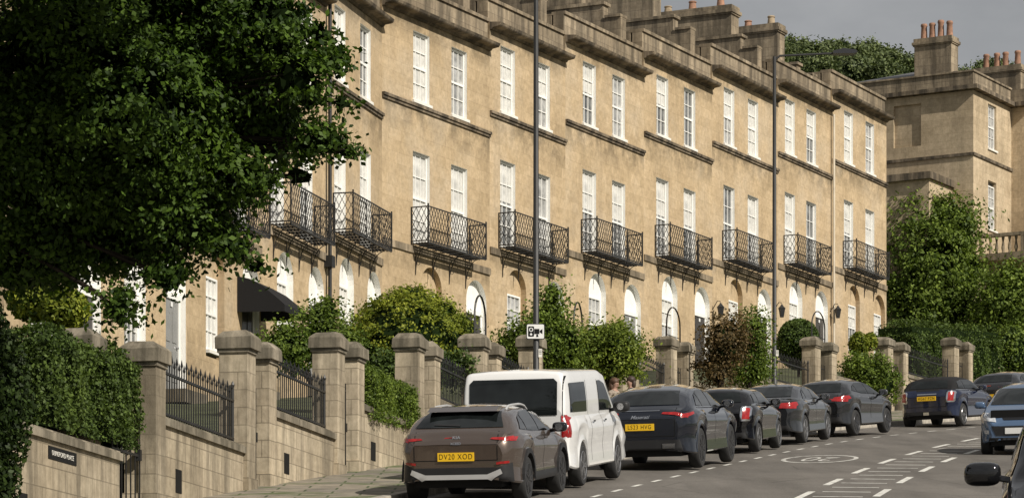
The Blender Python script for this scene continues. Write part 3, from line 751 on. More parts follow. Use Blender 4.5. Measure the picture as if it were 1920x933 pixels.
class Car:
    def __init__(s,sp):
        s.sp=sp; L,W=sp['L'],sp['W']; s.L=L
        top=sp['top']; belt=sp['belt']; tum=sp.get('tum',.46); sill=sp.get('sill',.26); rw=sp['r']; ra=rw+.055; crn=sp.get('crown',.025)
        KS=(-.09,-.06,-.03,0,.03,.06,.09) if not sp.get('crisp') else (-.03,0,.03)
        def sm(pts,x): return sum(interp(pts,x+k) for k in KS)/len(KS)
        xs=[0,.008,.02,.04,.07,.11]; x=.15
        while x<L-.13: xs.append(x); x+=.035
        xs+=[L-.11,L-.07,L-.04,L-.02,L-.008,L]
        rings=[]
        for x in xs:
            e=min(x,L-x); rcr=.6; hw=W/2
            if e<rcr: hw-=sp.get('round',.15)*((rcr-e)/rcr)**2.2
            if e<.07: hw-=.045*((.07-e)/.07)**2
            zb=sill+ (.06*((.5-e)/.5)**2 if e<.5 else 0)
            for xa in (sp['xr'],sp['xf']):
                dx=abs(x-xa)
                if dx<ra: zb=max(zb,rw+math.sqrt(ra*ra-dx*dx))
            zt=sm(top,x); zl=min(sm(belt,x),zt-.05)
            if e<.07: zt-=.03*((.07-e)/.07)**2
            h=zl-zb; gh=zt-zl; r=min(sp.get('rr',.17),gh*.45); yb=hw-.075; cz=crn*min(1,gh/.3)
            p=[(hw-.22,zb+.02),(hw-.03,zb),(hw-.008,zb+.025),(hw-.018,zb+h*.22),(hw-.03,zb+h*.42),(hw-.012,zb+h*.58),(hw+.0,zb+h*.70),(hw-.002,zb+h*.76),(hw-.026,zb+h*.9),(hw-.06,zl)]
            p+=[(yb,zl+.012)]
            for t in (.33,.66,1.0): p.append((yb-tum*(gh-r)*t+ .018*math.sin(PI*t),zl+.012+(gh-r-.012)*t))
            ye=yb-tum*(gh-r)
            p+=[(ye-r*.22,zt-r*.58-cz*.5),(ye-r*.6,zt-r*.26-cz),(ye-r*1.15,zt-.012-cz*1.1),(ye*.5,zt-cz*.45),(0,zt)]
            rings.append((x,p))
        bm=bmesh.new(); rows=[]
        for x,p in rings:
            l=[bm.verts.new((x,y,z)) for y,z in p]; rr=[bm.verts.new((x,-y,z)) for y,z in p[:-1]]
            rows.append(l+rr[::-1])
        for a,b in zip(rows,rows[1:]):
            for i in range(len(a)-1): bm.faces.new((a[i],a[i+1],b[i+1],b[i]))
        bm.faces.new(rows[0]); bm.faces.new(rows[-1][::-1])
        bmesh.ops.recalc_face_normals(bm,faces=bm.faces)
        for f in bm.faces: f.smooth=len(f.verts)==4
        for e_ in bm.edges: e_.smooth=len(e_.link_faces)==2 and e_.calc_face_angle(3)<math.radians(38)
        if sp.get('softtop'):
            for f in bm.faces:
                c=f.calc_center_median()
                if len(f.verts)==4 and c.z>sm(belt,c.x)+.03 and sp['softtop'][0]<c.x<sp['softtop'][1]: f.material_index=1
        s.bvh=BVHTree.FromBMesh(bm)
        me=bpy.data.meshes.new('body'); bm.to_mesh(me); bm.free(); me.materials.append(sp['paint']); me.materials.append(M['cloth'])
        s.root=empty(sp.get('name','parked_car'),(0,0,0)); link('body',me,s.root)
        mb=MB(); mb.box(.12,L-.12,-W/2+.26,W/2-.26,sill-.04,.95); mb.build('underbody',M['ink'],s.root)
        tm,rm=wheel_meshes(rw,sp.get('rim','alloy'))
        for xa in (sp['xr'],sp['xf']):
            for sd in (-1,1):
                w=link('wheel',tm,s.root,(xa,sd*(W/2-.125),rw),0 if sd<0 else PI); link('rim',rm,w)
        if sp.get('clad'):
            for xa in (sp['xr'],sp['xf']):
                for sd in (-1,1):
                    mb=MB(); n=16
                    for i in range(n):
                        a,b=PI*i/n,PI*(i+1)/n; y0,y1=sd*(W/2-.05),sd*(W/2+.012)
                        f=lambda a_,k,y:(xa+k*math.cos(a_),y,rw+k*math.sin(a_))
                        mb.quad(f(a,ra-.01,y1),f(b,ra-.01,y1),f(b,ra+.06,y1),f(a,ra+.06,y1)); mb.quad(f(a,ra-.01,y0),f(b,ra-.01,y0),f(b,ra-.01,y1),f(a,ra-.01,y1)); mb.quad(f(a,ra+.06,y1),f(b,ra+.06,y1),f(b,ra+.06,y0),f(a,ra+.06,y0))
                    mb.build('arch_trim',M['plastic'],s.root)
        dlo=sp['dlo']
        for view in ('right','left'):
            if not sp.get('nosur'): s.ov('window_surround',view,[(a,b) for a,b in dlo],M['gloss'],.004)
            cuts=sp['cuts']
            for ci,(a,b) in enumerate(zip(cuts,cuts[1:])):
                if ci in sp.get('skipwin',()): continue
                q=clip_x(clip_x(dlo,a+.025,True),b-.025,False)
                if len(q)>2:
                    cx=sum(v[0] for v in q)/len(q); cz=sum(v[1] for v in q)/len(q)
                    q=[(cx+(v[0]-cx)*.965,cz+(v[1]-cz)*.93) for v in q]
                    s.ov('side_window',view,q,M['carglass'],.009)
            if sp.get('dlochrome'): s.ov('waist_strip',view,sp['dlochrome'],M['chrome'],.012)
        s.ov('rear_window','rear',sp['rearwin'],M['carglass'],.010)
        s.ov('windscreen','front',sp['screen'],sp.get('screenmat',M['carglass']),.010)
        for o in sp['ov']:
            name,view,poly,mat=o[:4]; eps=o[4] if len(o)>4 else .010
            s.ov(name,view,poly,M[mat],eps)
            if view in('rear','front') and min(p[0] for p in poly)*max(p[0] for p in poly)>0: s.ov(name,view,[(-a,b) for a,b in poly],M[mat],eps)
            if view=='right': s.ov(name,'left',poly,M[mat],eps)
        mx,mz=sp['mirror']
        for sd in (-1,1):
            h=s.hit('right' if sd<0 else 'left',mx,mz)
            y=h[0].y; mb=MB(); k=sp.get('mk',1.0); a,f=ico((mx-.02,y+sd*.17*k,mz+.02),(.085*k,.115*k,.075*k),3,0,.62); mb.add(a,f); mb.tube([(mx+.03,y-sd*.02,mz-.04),(mx,y+sd*.1,mz-.02)],.03,6)
            m=mb.build('door_mirror',sp.get('mirrormat',sp['paint']),s.root,smooth=60)
            g=MB(); g.lathe([(.001,0),(.06,0)],12,(mx-.115*k,y+sd*.17*k,mz+.02),axis='x'); g.build('mirror_glass',M['chrome'],m)
        if sp.get('rails'):
            for sd in (-1,1):
                mb=MB(); pts=[]
                for i in range(9):
                    x=lerp(sp['rails'][0],sp['rails'][1],i/8); h=s.bvh.ray_cast(Vector((x,sd*(W/2-.36),4)),Vector((0,0,-1)))[0]
                    pts.append(h+Vector((0,0,.005 if i in(0,8) else .05)))
                mb.tube(pts,.018,6); mb.build('roof_rail',M['silver'],s.root)
        for x,z0,z1 in sp.get('doors',[]):
            for view in ('right','left'): s.ov('shut_line',view,[(x,z0),(x+.014,z0),(x+.014,z1),(x,z1)],M['ink'],.002)
        for x,z in sp.get('handles',[]):
            for view in ('right','left'): s.ov('door_handle',view,[(x,z),(x+.17,z+.005),(x+.17,z+.03),(x,z+.03)],sp.get('handlemat',sp['paint']),.03)
        if sp.get('tg'):
            w,z0,z1=sp['tg']; l=.012
            for y in (-w,w): s.ov('tailgate_line','rear',[(y,z0),(y+l,z0),(y+l,z1),(y,z1)],M['ink'],.003)
            s.ov('tailgate_line','rear',[(-w,z0),(w,z0),(w,z0+l),(-w,z0+l)],M['ink'],.003)
    def hit(s,view,a,b):
        o,dr={'rear':(Vector((-4,a,b)),Vector((1,0,0))),'front':(Vector((s.L+4,a,b)),Vector((-1,0,0))),'right':(Vector((a,-4,b)),Vector((0,1,0))),'left':(Vector((a,4,b)),Vector((0,-1,0)))}[view]
        h,n,i,_=s.bvh.ray_cast(o,dr)
        if h is None: h,n,i,_=s.bvh.find_nearest(o+dr*4)
        if n.dot(dr)>0: n=-n
        return h,n
    def ov(s,name,view,poly,mat,eps=.010,step=.05):
        pts=[]; n=len(poly)
        for i in range(n):
            a,b=Vector(poly[i]),Vector(poly[(i+1)%n]); k=max(1,int((b-a).length/step))
            for j in range(k): pts.append(a.lerp(b,j/k))
        m=len(pts); ed=[(i,(i+1)%m) for i in range(m)]
        x0=min(p[0] for p in poly);x1=max(p[0] for p in poly);y0=min(p[1] for p in poly);y1=max(p[1] for p in poly)
        xx=x0+step*.5
        while xx<x1:
            yy=y0+step*.5
            while yy<y1:
                if inside(poly,xx,yy) and min((Vector((xx,yy))-p).length for p in pts[:m])>step*.35: pts.append(Vector((xx,yy)))
                yy+=step
            xx+=step
        r=delaunay_2d_cdt(pts,ed,[],1,1e-5)
        vs=[]
        for p in r[0]:
            h,nn=s.hit(view,p[0],p[1]); vs.append(h+nn*eps)
        me=bpy.data.meshes.new(name); me.from_pydata(vs,[],[list(f) for f in r[2]]); me.materials.append(mat)
        for f in me.polygons: f.use_smooth=True
        me.update(); return link(name,me,s.root)
    def frame(s,view,y,z,off,dz=.055):
        sg=-1 if view=='rear' else 1
        hs=[s.hit(view,y,z+k)[0] for k in (-dz,0,dz)]
        t=hs[2]-hs[0]; n=Vector((sg*t.z,0,-sg*t.x)).normalized(); Xa=Vector((0,sg*1.0,0)); Ya=n.cross(Xa)
        o=(hs[0]+hs[2])/2; o+=n*max(0,max((q-o).dot(n) for q in hs))
        mt=Matrix((Xa,Ya,n)).transposed().to_4x4(); mt.translation=o+n*off; return mt
    def plate(s,view,z,text,mat,y=0):
        mt=s.frame(view,y,z,.025)
        mb=MB(); mb.box(-.27,.27,-.062,.062,-.035,0,tf=lambda v:mt@v); p=mb.build('number_plate',M[mat],s.root)
        if text: text_mesh(text,.112,'plate_characters',M['ink'],p,mt@Matrix.Translation((0,0,.001)),.001,.80,0,-.006,1.2)
    def word(s,view,y,z,text,size,mat,shear=0):
        text_mesh(text,size,'badge',M[mat],s.root,s.frame(view,y,z,.008,.03),.002,1,shear)
    def ring(s,view,z,r):
        mt=s.frame(view,0,z,.012); mb=MB()
        mb.tube([mt@Vector((r*math.cos(a),r*math.sin(a),0)) for a in [2*PI*i/20 for i in range(21)]],.008,5)
        for a,b in (((-.6,.75),(0,-.1)),((0,-.1),(.6,.75)),((-.9,.35),(-.35,-.85)),((-.35,-.85),(0,-.1)),((0,-.1),(.35,-.85)),((.35,-.85),(.9,.35))):
            mb.tube([mt@Vector((a[0]*r,a[1]*r,0)),mt@Vector((b[0]*r,b[1]*r,0))],.006,4)
        mb.build('badge',M['chrome'],s.root)
    def place(s,d,o,label,flip=False,yaw=0,group=None,cat='car'):
        h=heading(d+(-2 if flip else 2)); p=rp(d,o); th=PI/2-h+yaw+(PI if flip else 0)
        fw=Vector((math.cos(th),math.sin(th))); pit=math.atan(.1273*fw.y)
        s.root.location=p; s.root.rotation_euler=(0,-pit,th); tag(s.root,label,cat,group)
def paint(name,c,metal=.3,rough=.3,coat=1,spec=.5): return simple(name,c,rough,metal,coat,spec,var=.04,scale=1.5)
GP='cars parked along the kerb'
kia=Car(dict(L=4.4,W=1.83,r=.335,xr=.88,xf=3.53,sill=.29,round=.18,tum=.50,crown=.04,paint=paint('bronze_paint',(.125,.095,.078),.6,.26),rim='dark',clad=True,tg=(.62,.64,1.06),
 top=[(0,.84),(.03,.98),(.08,1.03),(.20,1.09),(.58,1.34),(.78,1.40),(1.3,1.435),(2.0,1.445),(2.6,1.38),(3.35,1.03),(3.6,.97),(4.2,.84),(4.36,.72),(4.4,.62)],
 belt=[(0,.99),(.6,1.0),(2,.96),(3.4,.91),(4.4,.75)],dlo=[(.64,1.07),(.95,1.24),(1.4,1.32),(2.1,1.34),(2.55,1.28),(3.12,1.02),(2.9,1.0),(1.6,1.02)],cuts=[.5,1.12,2.02,3.3],
 rearwin=[(-.66,1.11),(-.54,1.33),(.54,1.33),(.66,1.11)],screen=[(-.68,1.02),(-.56,1.34),(.56,1.34),(.68,1.02)],mirror=(3.0,1.02),rails=(.95,2.5),
 ov=[('tail_light','rear',[(-.50,.945),(-.84,.91),(-.85,.97),(-.53,.968)],'red'),('tail_light','right',[(.06,.91),(.28,.965),(.25,.985),(.06,.975)],'red'),
  ('rear_trim','rear',[(-.82,.33),(.82,.33),(.80,.60),(.62,.54),(-.62,.54),(-.80,.60)],'plastic'),('skid_plate','rear',[(-.52,.36),(.52,.36),(.68,.45),(.66,.52),(.46,.44),(-.46,.44),(-.66,.52),(-.68,.45)],'silver',.018),
  ('sill_trim','right',[(1.3,.30),(3.1,.30),(3.1,.42),(1.3,.42)],'plastic'),('wiper','rear',[(-.02,1.12),(.38,1.14),(.38,1.155),(-.02,1.145)],'plastic',.02),('reflector','rear',[(-.60,.58),(-.76,.60),(-.76,.635),(-.60,.615)],'red',.02)],
 doors=[(1.15,.5,1.0),(2.05,.42,.98)],handles=[(1.2,.9),(2.15,.88)],mirrormat=M['gloss']))
kia.plate('rear',.70,'DV20 XOD','yellow'); kia.word('rear',0,.97,'KIA',.075,'chrome'); kia.word('rear',0,.885,'XCEED',.05,'chrome')
mb=MB(); mb.prism([(.46,1.345),(.68,1.34),(.90,1.415),(.68,1.412)],lambda a,b,t:(a,t,b),-.52,.52); mb.build('spoiler',kia.sp['paint'],kia.root)
kia.place(44.9,-1.12,'bronze brown crossover with roof rails, nearest car of the parked row',group=GP)
van=Car(dict(L=4.9,W=1.9,r=.34,xr=.98,xf=3.98,sill=.30,round=.045,tum=.09,rr=.085,crown=.018,crisp=True,name='parked_van',nosur=True,skipwin=(1,),paint=paint('white_van_paint',(.78,.78,.77),0,.3),tg=(.81,.50,1.80),
 top=[(0,1.25),(.04,1.55),(.09,1.85),(.14,1.90),(.5,1.92),(3.0,1.91),(3.4,1.84),(4.05,1.27),(4.25,1.18),(4.7,1.03),(4.86,.85),(4.9,.65)],
 belt=[(0,1.14),(3.5,1.14),(4.2,1.06),(4.9,.8)],dlo=[(.30,1.20),(.34,1.70),(2.9,1.72),(3.25,1.66),(3.75,1.22),(3.6,1.18)],cuts=[.2,1.65,2.62,4.0],
 rearwin=[(-.72,1.18),(-.72,1.70),(-.66,1.76),(.66,1.76),(.72,1.70),(.72,1.18)],screen=[(-.76,1.28),(-.68,1.76),(.68,1.76),(.76,1.28)],mirror=(3.6,1.22),mk=1.25,
 ov=[('tail_light','rear',[(-.785,.82),(-.885,.82),(-.885,1.18),(-.79,1.18)],'red'),('tail_light','right',[(.03,.82),(.12,.82),(.12,1.18),(.03,1.18)],'red'),
  ('lens_stripe','rear',[(-.79,.97),(-.88,.97),(-.88,1.01),(-.79,1.01)],'lens',.016),
  ('rear_step','rear',[(-.72,.40),(.72,.40),(.70,.47),(-.70,.47)],'plastic'),
  ('wiper','rear',[(-.02,1.20),(.5,1.24),(.5,1.26),(-.02,1.23)],'plastic',.02)],
 doors=[(1.7,.4,1.72),(2.66,.4,1.72),(3.55,.42,1.2)],handles=[(1.8,1.02),(2.75,1.02)],mirrormat=M['plastic'],handlemat=M['plastic']))
van.plate('rear',.74,'','yellow'); van.ring('rear',1.05,.075)
van.place(49.5,-1.24,'white panel sided van with dark rear window behind the brown crossover',group=GP,cat='van')
mas=Car(dict(L=4.85,W=1.98,r=.375,xr=.95,xf=3.85,sill=.29,round=.22,tum=.52,crown=.045,paint=paint('navy_black_paint',(.004,.006,.012),.0,.1,1.0,.4),rim='dark',tg=(.66,.62,1.14),
 dlochrome=[(.85,1.125),(3.3,1.085),(3.3,1.10),(.85,1.14)],
 top=[(0,.92),(.03,1.04),(.10,1.10),(.25,1.16),(.8,1.44),(1.0,1.49),(1.5,1.55),(2.2,1.57),(2.8,1.50),(3.55,1.14),(3.8,1.08),(4.5,.93),(4.8,.8),(4.85,.68)],
 belt=[(0,1.04),(.8,1.08),(2,1.05),(3.5,1.01),(4.85,.85)],dlo=[(.8,1.16),(1.2,1.36),(1.65,1.44),(2.3,1.46),(2.8,1.40),(3.38,1.13),(3.2,1.10),(1.7,1.11)],cuts=[.6,1.35,2.2,3.6],
 rearwin=[(-.68,1.19),(-.56,1.44),(.56,1.44),(.68,1.19)],screen=[(-.72,1.15),(-.6,1.47),(.6,1.47),(.72,1.15)],mirror=(3.2,1.13),
 ov=[('tail_light','rear',[(-.40,1.03),(-.66,1.005),(-.87,.95),(-.87,1.01),(-.66,1.06),(-.42,1.06)],'red'),('tail_light','right',[(.06,.95),(.45,1.02),(.45,1.06),(.06,1.02)],'red'),
  ('rear_trim','rear',[(-.80,.34),(.80,.34),(.74,.56),(-.74,.56)],'plastic'),('exhaust','rear',[(-.42,.40),(-.66,.40),(-.66,.49),(-.42,.49)],'chrome',.02),('tailgate_strip','rear',[(-.36,1.085),(.36,1.085),(.36,1.095),(-.36,1.095)],'chrome',.01)],
 doors=[(1.3,.5,1.1),(2.25,.45,1.08)],handles=[(1.4,1.0),(2.4,.98)]))
mas.plate('rear',.80,'LS23 HVG','yellow'); mas.word('rear',0,.975,'Maserati',.10,'chrome',.35)
mas.place(57.0,-.66,'black navy SUV parked in front of the white van',group=GP,yaw=-.02)
def mini(color,soft):
    sp=dict(L=3.85,W=1.73,r=.315,xr=.72,xf=3.2,sill=.26,round=.2,tum=.36,crown=.035,paint=color,rim='multi',tg=(.56,.56,1.0),
     top=[(0,.82),(.03,.94),(.10,1.0),(.18,1.05),(.38,1.30),(.52,1.36),(1.0,1.395),(1.8,1.39),(2.15,1.32),(2.62,1.0),(2.8,.97),(3.5,.86),(3.78,.74),(3.85,.6)],
     belt=[(0,.98),(.5,.99),(2,.95),(2.7,.92),(3.85,.72)],dlo=[(.45,1.06),(.56,1.23),(1.0,1.28),(1.75,1.28),(2.05,1.23),(2.38,1.02),(2.2,1.0)],cuts=[.35,.98,2.5],
     rearwin=[(-.56,1.07),(-.49,1.28),(.49,1.28),(.56,1.07)],screen=[(-.62,1.02),(-.54,1.28),(.54,1.28),(.62,1.02)],mirror=(2.25,1.02),
     ov=[('lamp_bezel','rear',[(-.56,.68),(-.74,.68),(-.77,.72),(-.78,.94),(-.75,.985),(-.60,.985),(-.57,.95)],'chrome',.010),('tail_light','rear',[(-.60,.72),(-.73,.72),(-.745,.93),(-.72,.95),(-.62,.95)],'red',.02),
      ('rear_trim','rear',[(-.70,.32),(.70,.32),(.66,.44),(-.66,.44)],'plastic'),('waist_trim','right',[(.30,1.005),(2.5,.965),(2.5,.985),(.30,1.025)],'chrome',.010),('exhaust','rear',[(-.06,.34),(.10,.34),(.10,.42),(-.06,.42)],'chrome',.02),('tailgate_bar','rear',[(-.28,.90),(.28,.90),(.28,.925),(-.28,.925)],'chrome',.012)],
     doors=[(1.05,.42,.98)],handles=[(1.12,.86)],handlemat=M['chrome'],mirrormat=color)
    if soft: sp['softtop']=(.1,2.15)
    return Car(sp)
m1=mini(paint('black_hatch_paint',(.005,.005,.006),.0,.1,1.0,.4),False); m1.plate('rear',.64,'','yellow')
m1.place(65.6,-.88,'small black hatchback with upright chrome ringed tail lights behind the navy SUV',group=GP)
sal=Car(dict(L=4.5,W=1.8,r=.33,xr=.98,xf=3.7,sill=.26,round=.2,crown=.035,paint=paint('graphite_paint',(.026,.028,.031),.3,.15,1.0,.4),
 dlochrome=[(1.0,1.035),(3.05,.995),(3.05,1.008),(1.0,1.048)],
 top=[(0,.84),(.03,.97),(.10,1.03),(.50,1.06),(1.15,1.33),(1.5,1.385),(2.1,1.40),(2.7,1.33),(3.35,1.0),(3.55,.96),(4.3,.82),(4.46,.7),(4.5,.6)],
 belt=[(0,.98),(1,.99),(2,.95),(3.3,.92),(4.5,.76)],dlo=[(.95,1.05),(1.3,1.23),(1.65,1.29),(2.2,1.30),(2.6,1.25),(3.12,1.02),(2.9,1.0),(1.6,1.01)],cuts=[.9,1.35,2.2,3.3],
 rearwin=[(-.62,1.09),(-.53,1.31),(.53,1.31),(.62,1.09)],screen=[(-.66,1.01),(-.56,1.31),(.56,1.31),(.66,1.01)],mirror=(2.9,1.02),
 ov=[('tail_light','rear',[(-.46,.84),(-.82,.82),(-.82,.96),(-.50,.95)],'red'),('tail_light','right',[(.05,.82),(.34,.90),(.30,.97),(.05,.96)],'red'),('rear_trim','rear',[(-.72,.32),(.72,.32),(.68,.44),(-.68,.44)],'plastic')],
 doors=[(1.35,.45,.98),(2.25,.42,.97)],handles=[(1.45,.88),(2.35,.87)]))
sal.plate('rear',.66,'','yellow'); sal.place(71.0,-.94,'dark grey saloon between the small black hatchback and the grey hatchback',group=GP)
def hatch(color,rim):
    return Car(dict(L=4.06,W=1.75,r=.32,xr=.72,xf=3.28,sill=.27,round=.22,tum=.5,crown=.04,paint=color,rim=rim,tg=(.58,.56,1.04),
     top=[(0,.82),(.03,.95),(.10,1.02),(.22,1.08),(.56,1.33),(.74,1.39),(1.2,1.43),(1.9,1.43),(2.4,1.35),(3.05,1.02),(3.3,.96),(3.8,.82),(4.02,.7),(4.06,.6)],
     belt=[(0,1.0),(.6,1.03),(2,.97),(3.0,.92),(4.06,.74)],dlo=[(.66,1.12),(.9,1.24),(1.2,1.31),(1.9,1.32),(2.3,1.26),(2.86,1.01),(2.6,1.0),(1.4,1.04)],cuts=[.55,1.0,1.85,3.0],
     rearwin=[(-.60,1.10),(-.51,1.31),(.51,1.31),(.60,1.10)],screen=[(-.64,1.02),(-.54,1.32),(.54,1.32),(.64,1.02)],mirror=(2.72,1.02),
     ov=[('tail_light','rear',[(-.44,.88),(-.80,.85),(-.80,.99),(-.5,.97)],'red'),('tail_light','right',[(.05,.86),(.40,.93),(.36,1.0),(.05,1.0)],'red'),('rear_trim','rear',[(-.72,.32),(.72,.32),(.66,.48),(-.66,.48)],'plastic')],
     doors=[(.98,.5,1.0),(1.9,.42,.97)],handles=[(1.08,.93),(2.0,.9)]))
cl=hatch(paint('dark_grey_paint',(.022,.023,.026),.3,.15,1.0,.4),'dark'); cl.plate('rear',.66,'FN18 OWY','yellow')
cl.place(77.0,-1.0,'dark grey hatchback, last of the tight parked row before the gap',group=GP,yaw=-.06)
m2=mini(paint('dark_blue_paint',(.005,.010,.034),.1,.15,1.0,.4),True); m2.plate('rear',.80,'HG67 PZN','yellow')
m2.place(86.0,-.72,'dark blue convertible with black soft top parked beyond the gap',group=GP)
far=hatch(paint('charcoal_paint',(.02,.021,.024),.2,.15,1.0,.4),'dark'); far.place(97.0,-2.85,'charcoal hatchback parked furthest up the hill',group=GP); far.plate('rear',.66,'','yellow')
i10=Car(dict(L=3.67,W=1.68,r=.30,xr=.62,xf=3.02,sill=.25,round=.22,tum=.34,crown=.035,name='oncoming_car',paint=paint('mid_blue_paint',(.075,.125,.215),.1,.2,1.0,.4),
 top=[(0,.8),(.04,1.0),(.15,1.1),(.4,1.42),(.6,1.48),(1.4,1.50),(1.9,1.46),(2.3,1.33),(2.85,1.04),(3.05,.99),(3.5,.86),(3.63,.72),(3.67,.6)],
 belt=[(0,1.0),(1,.99),(2.8,.94),(3.67,.76)],dlo=[(.45,1.08),(.62,1.30),(1.2,1.36),(1.8,1.34),(2.15,1.27),(2.62,1.03),(2.4,1.01)],cuts=[.4,.95,1.75,2.8],
 rearwin=[(-.56,1.1),(-.5,1.36),(.5,1.36),(.56,1.1)],screen=[(-.66,1.05),(-.55,1.38),(.55,1.38),(.66,1.05)],mirror=(2.5,1.03),
 ov=[('headlight','front',[(-.46,.70),(-.74,.74),(-.72,.90),(-.60,.88),(-.48,.78)],'lens'),('grille','front',[(-.46,.42),(.46,.42),(.56,.62),(-.56,.62)],'plastic'),('lower_intake','front',[(-.62,.30),(.62,.30),(.6,.38),(-.6,.38)],'plastic'),('grille_bar','front',[(-.3,.74),(.3,.74),(.34,.79),(-.34,.79)],'gloss'),('fog_light','front',[(-.6,.46),(-.7,.46),(-.7,.54),(-.6,.54)],'lens',.016),('tail_light','rear',[(-.6,.85),(-.76,.85),(-.74,1.05),(-.62,1.05)],'red')],
 doors=[(.95,.4,.98),(1.8,.4,.96)],handles=[(1.0,.9),(1.9,.88)]))
i10.plate('front',.52,'','platewhite'); i10.place(70.0,5.45,'mid blue small car coming downhill in the far lane',flip=True)
bk=Car(dict(L=4.6,W=1.88,r=.36,xr=.9,xf=3.65,sill=.28,name='oncoming_car',tum=.30,crown=.03,paint=paint('gloss_black_paint',(.005,.005,.006),.0,.15,.5,.3),
 top=[(0,.9),(.03,1.1),(.1,1.2),(.4,1.55),(.6,1.68),(1.4,1.75),(2.2,1.73),(2.6,1.66),(3.30,1.13),(3.55,1.07),(4.3,.95),(4.55,.8),(4.6,.65)],
 belt=[(0,1.1),(2,1.08),(3.3,1.03),(4.6,.86)],dlo=[(.6,1.2),(.9,1.45),(1.5,1.58),(2.2,1.58),(2.6,1.50),(3.12,1.14),(2.9,1.12)],cuts=[.5,1.2,2.1,3.3],
 rearwin=[(-.62,1.25),(-.55,1.55),(.55,1.55),(.62,1.25)],screen=[(-.70,1.18),(-.58,1.60),(.58,1.60),(.70,1.18)],mirror=(2.98,1.14),screenmat=M['screen'],mk=1.5,
 ov=[('headlight','front',[(-.5,.78),(-.80,.82),(-.78,.93),(-.55,.88)],'lens'),('grille','front',[(-.45,.55),(.45,.55),(.5,.85),(-.5,.85)],'plastic'),('tail_light','rear',[(-.6,.95),(-.82,.95),(-.80,1.1),(-.62,1.1)],'red')],
 doors=[(1.25,.45,1.1),(2.2,.42,1.06)],handles=[(1.4,1.0),(2.3,.98)],mirrormat=M['gloss']))
bk.plate('front',.42,'','platewhite'); bk.place(33.0,8.0,'black car cut off by the right edge, only its mirror and windscreen in view',flip=True)
# ------------------------------------------------------------------ people
def skin_mesh(name,verts,edges,rad,mat,parent,lev=2):
    bm=bmesh.new(); ly=bm.verts.layers.skin.verify(); vs=[]
    for i,v in enumerate(verts):
        q=bm.verts.new(v); q[ly].radius=(rad[i],rad[i]); q[ly].use_root=(i==0); vs.append(q)
    for a,b in edges: bm.edges.new((vs[a],vs[b]))
    me=bpy.data.meshes.new('sk'); bm.to_mesh(me); bm.free()
    o=bpy.data.objects.new('sk',me); COL.objects.link(o)
    m=o.modifiers.new('S','SKIN'); m.use_smooth_shade=True
    s=o.modifiers.new('D','SUBSURF'); s.levels=lev; s.render_levels=lev
    bpy.context.view_layer.update(); em=bpy.data.meshes.new_from_object(o.evaluated_get(bpy.context.evaluated_depsgraph_get())); bpy.data.objects.remove(o)
    em.materials.clear(); em.materials.append(mat); em.name=name
    for p in em.polygons: p.use_smooth=True
    return link(name,em,parent)
def person(loc,yaw,H,hair,top,label):
    root=empty('person',loc,(0,0,yaw)); tag(root,label,'person'); k=H/1.7
    V=[];E=[];Rr=[]
    def j(p,r,par=None):
        V.append((p[0]*k,p[1]*k,p[2]*k)); Rr.append(r*k)
        if par is not None: E.append((par,len(V)-1))
        return len(V)-1
    pel=j((0,0,.93),.12); w=j((0,0,1.06),.105,pel); ch=j((0,0,1.25),.125,w); sh=j((0,0,1.38),.085,ch); nk=j((.01,0,1.45),.048,sh)
    hd=j((.03,0,1.53),.072,nk); h2=j((.025,0,1.60),.082,hd); j((.01,0,1.66),.058,h2); j((.125,0,1.565),.014,j((.10,0,1.575),.022,hd))
    for s in (-1,1):
        hip=j((0,s*.09,.88),.09,pel); kn=j((.03,s*.10,.48),.056,hip); an=j((-.02,s*.10,.09),.038,kn); j((.13,s*.11,.035),.033,an)
        so=j((0,s*.17,1.36),.055,sh); el=j((-.02,s*.23,1.08),.040,so); wr=j((.06,s*.23,.85),.027,el); pa=j((.085,s*.23,.78),.028,wr)
        for f in range(4): a=j((.095+.012*(f-1.5),s*.23+.0,.71+.004*abs(f-1.5)),.009,pa); j((.10+.016*(f-1.5),s*.225,.665+.006*abs(f-1.5)),.008,a)
        j((.125,s*.215,.755),.010,pa)
    skin_mesh('body',V,E,Rr,M['skin'],root)
    V=[];E=[];Rr=[]
    pel=j((0,0,.90),.135); w=j((0,0,1.06),.125,pel); ch=j((0,0,1.25),.145,w); sh=j((0,0,1.37),.095,ch)
    for s in (-1,1):
        so=j((0,s*.17,1.36),.068,sh); el=j((-.02,s*.23,1.08),.052,so); j((.045,s*.23,.89),.04,el)
    skin_mesh('jacket',V,E,Rr,top,root)
    V=[];E=[];Rr=[]
    pel=j((0,0,.93),.128)
    for s in (-1,1):
        hip=j((0,s*.09,.86),.10,pel); kn=j((.03,s*.10,.48),.068,hip); j((-.02,s*.10,.10),.05,kn)
    skin_mesh('trousers',V,E,Rr,M['jeans'],root)
    mb=MB(); a,f=ico((-.005*k,0,1.635*k),(.115*k,.104*k,.10*k),3,.03); mb.add(a,f); a,f=ico((-.05*k,0,1.53*k),(.07*k,.105*k,.15*k),3,.04); mb.add(a,f)
    mb.build('hair',hair,root,smooth=60)
    for s in (-1,1):
        e=MB(); a,f=ico((.10*k,s*.03*k,1.60*k),(.01*k,.013*k,.008*k),2,0); e.add(a,f); e.build('eye',M['ink'],root)
    e=MB(); a,f=ico((.098*k,0,1.515*k),(.008*k,.024*k,.007*k),2,0); e.add(a,f); e.build('mouth',M['pot'],root)
    return root
pp=at(1152,700,64.0); person((pp.x,64.0,P(64)+.12),-PI/2+.9,1.50,M['hair'],M['floral'],'person in a patterned top with brown hair behind the white van')
pp=at(1183,700,67.0); person((pp.x,67.0,P(67)+.12),-PI/2-1.2,1.50,M['hair2'],M['coat'],'person in a dark coat behind the navy SUV roof')
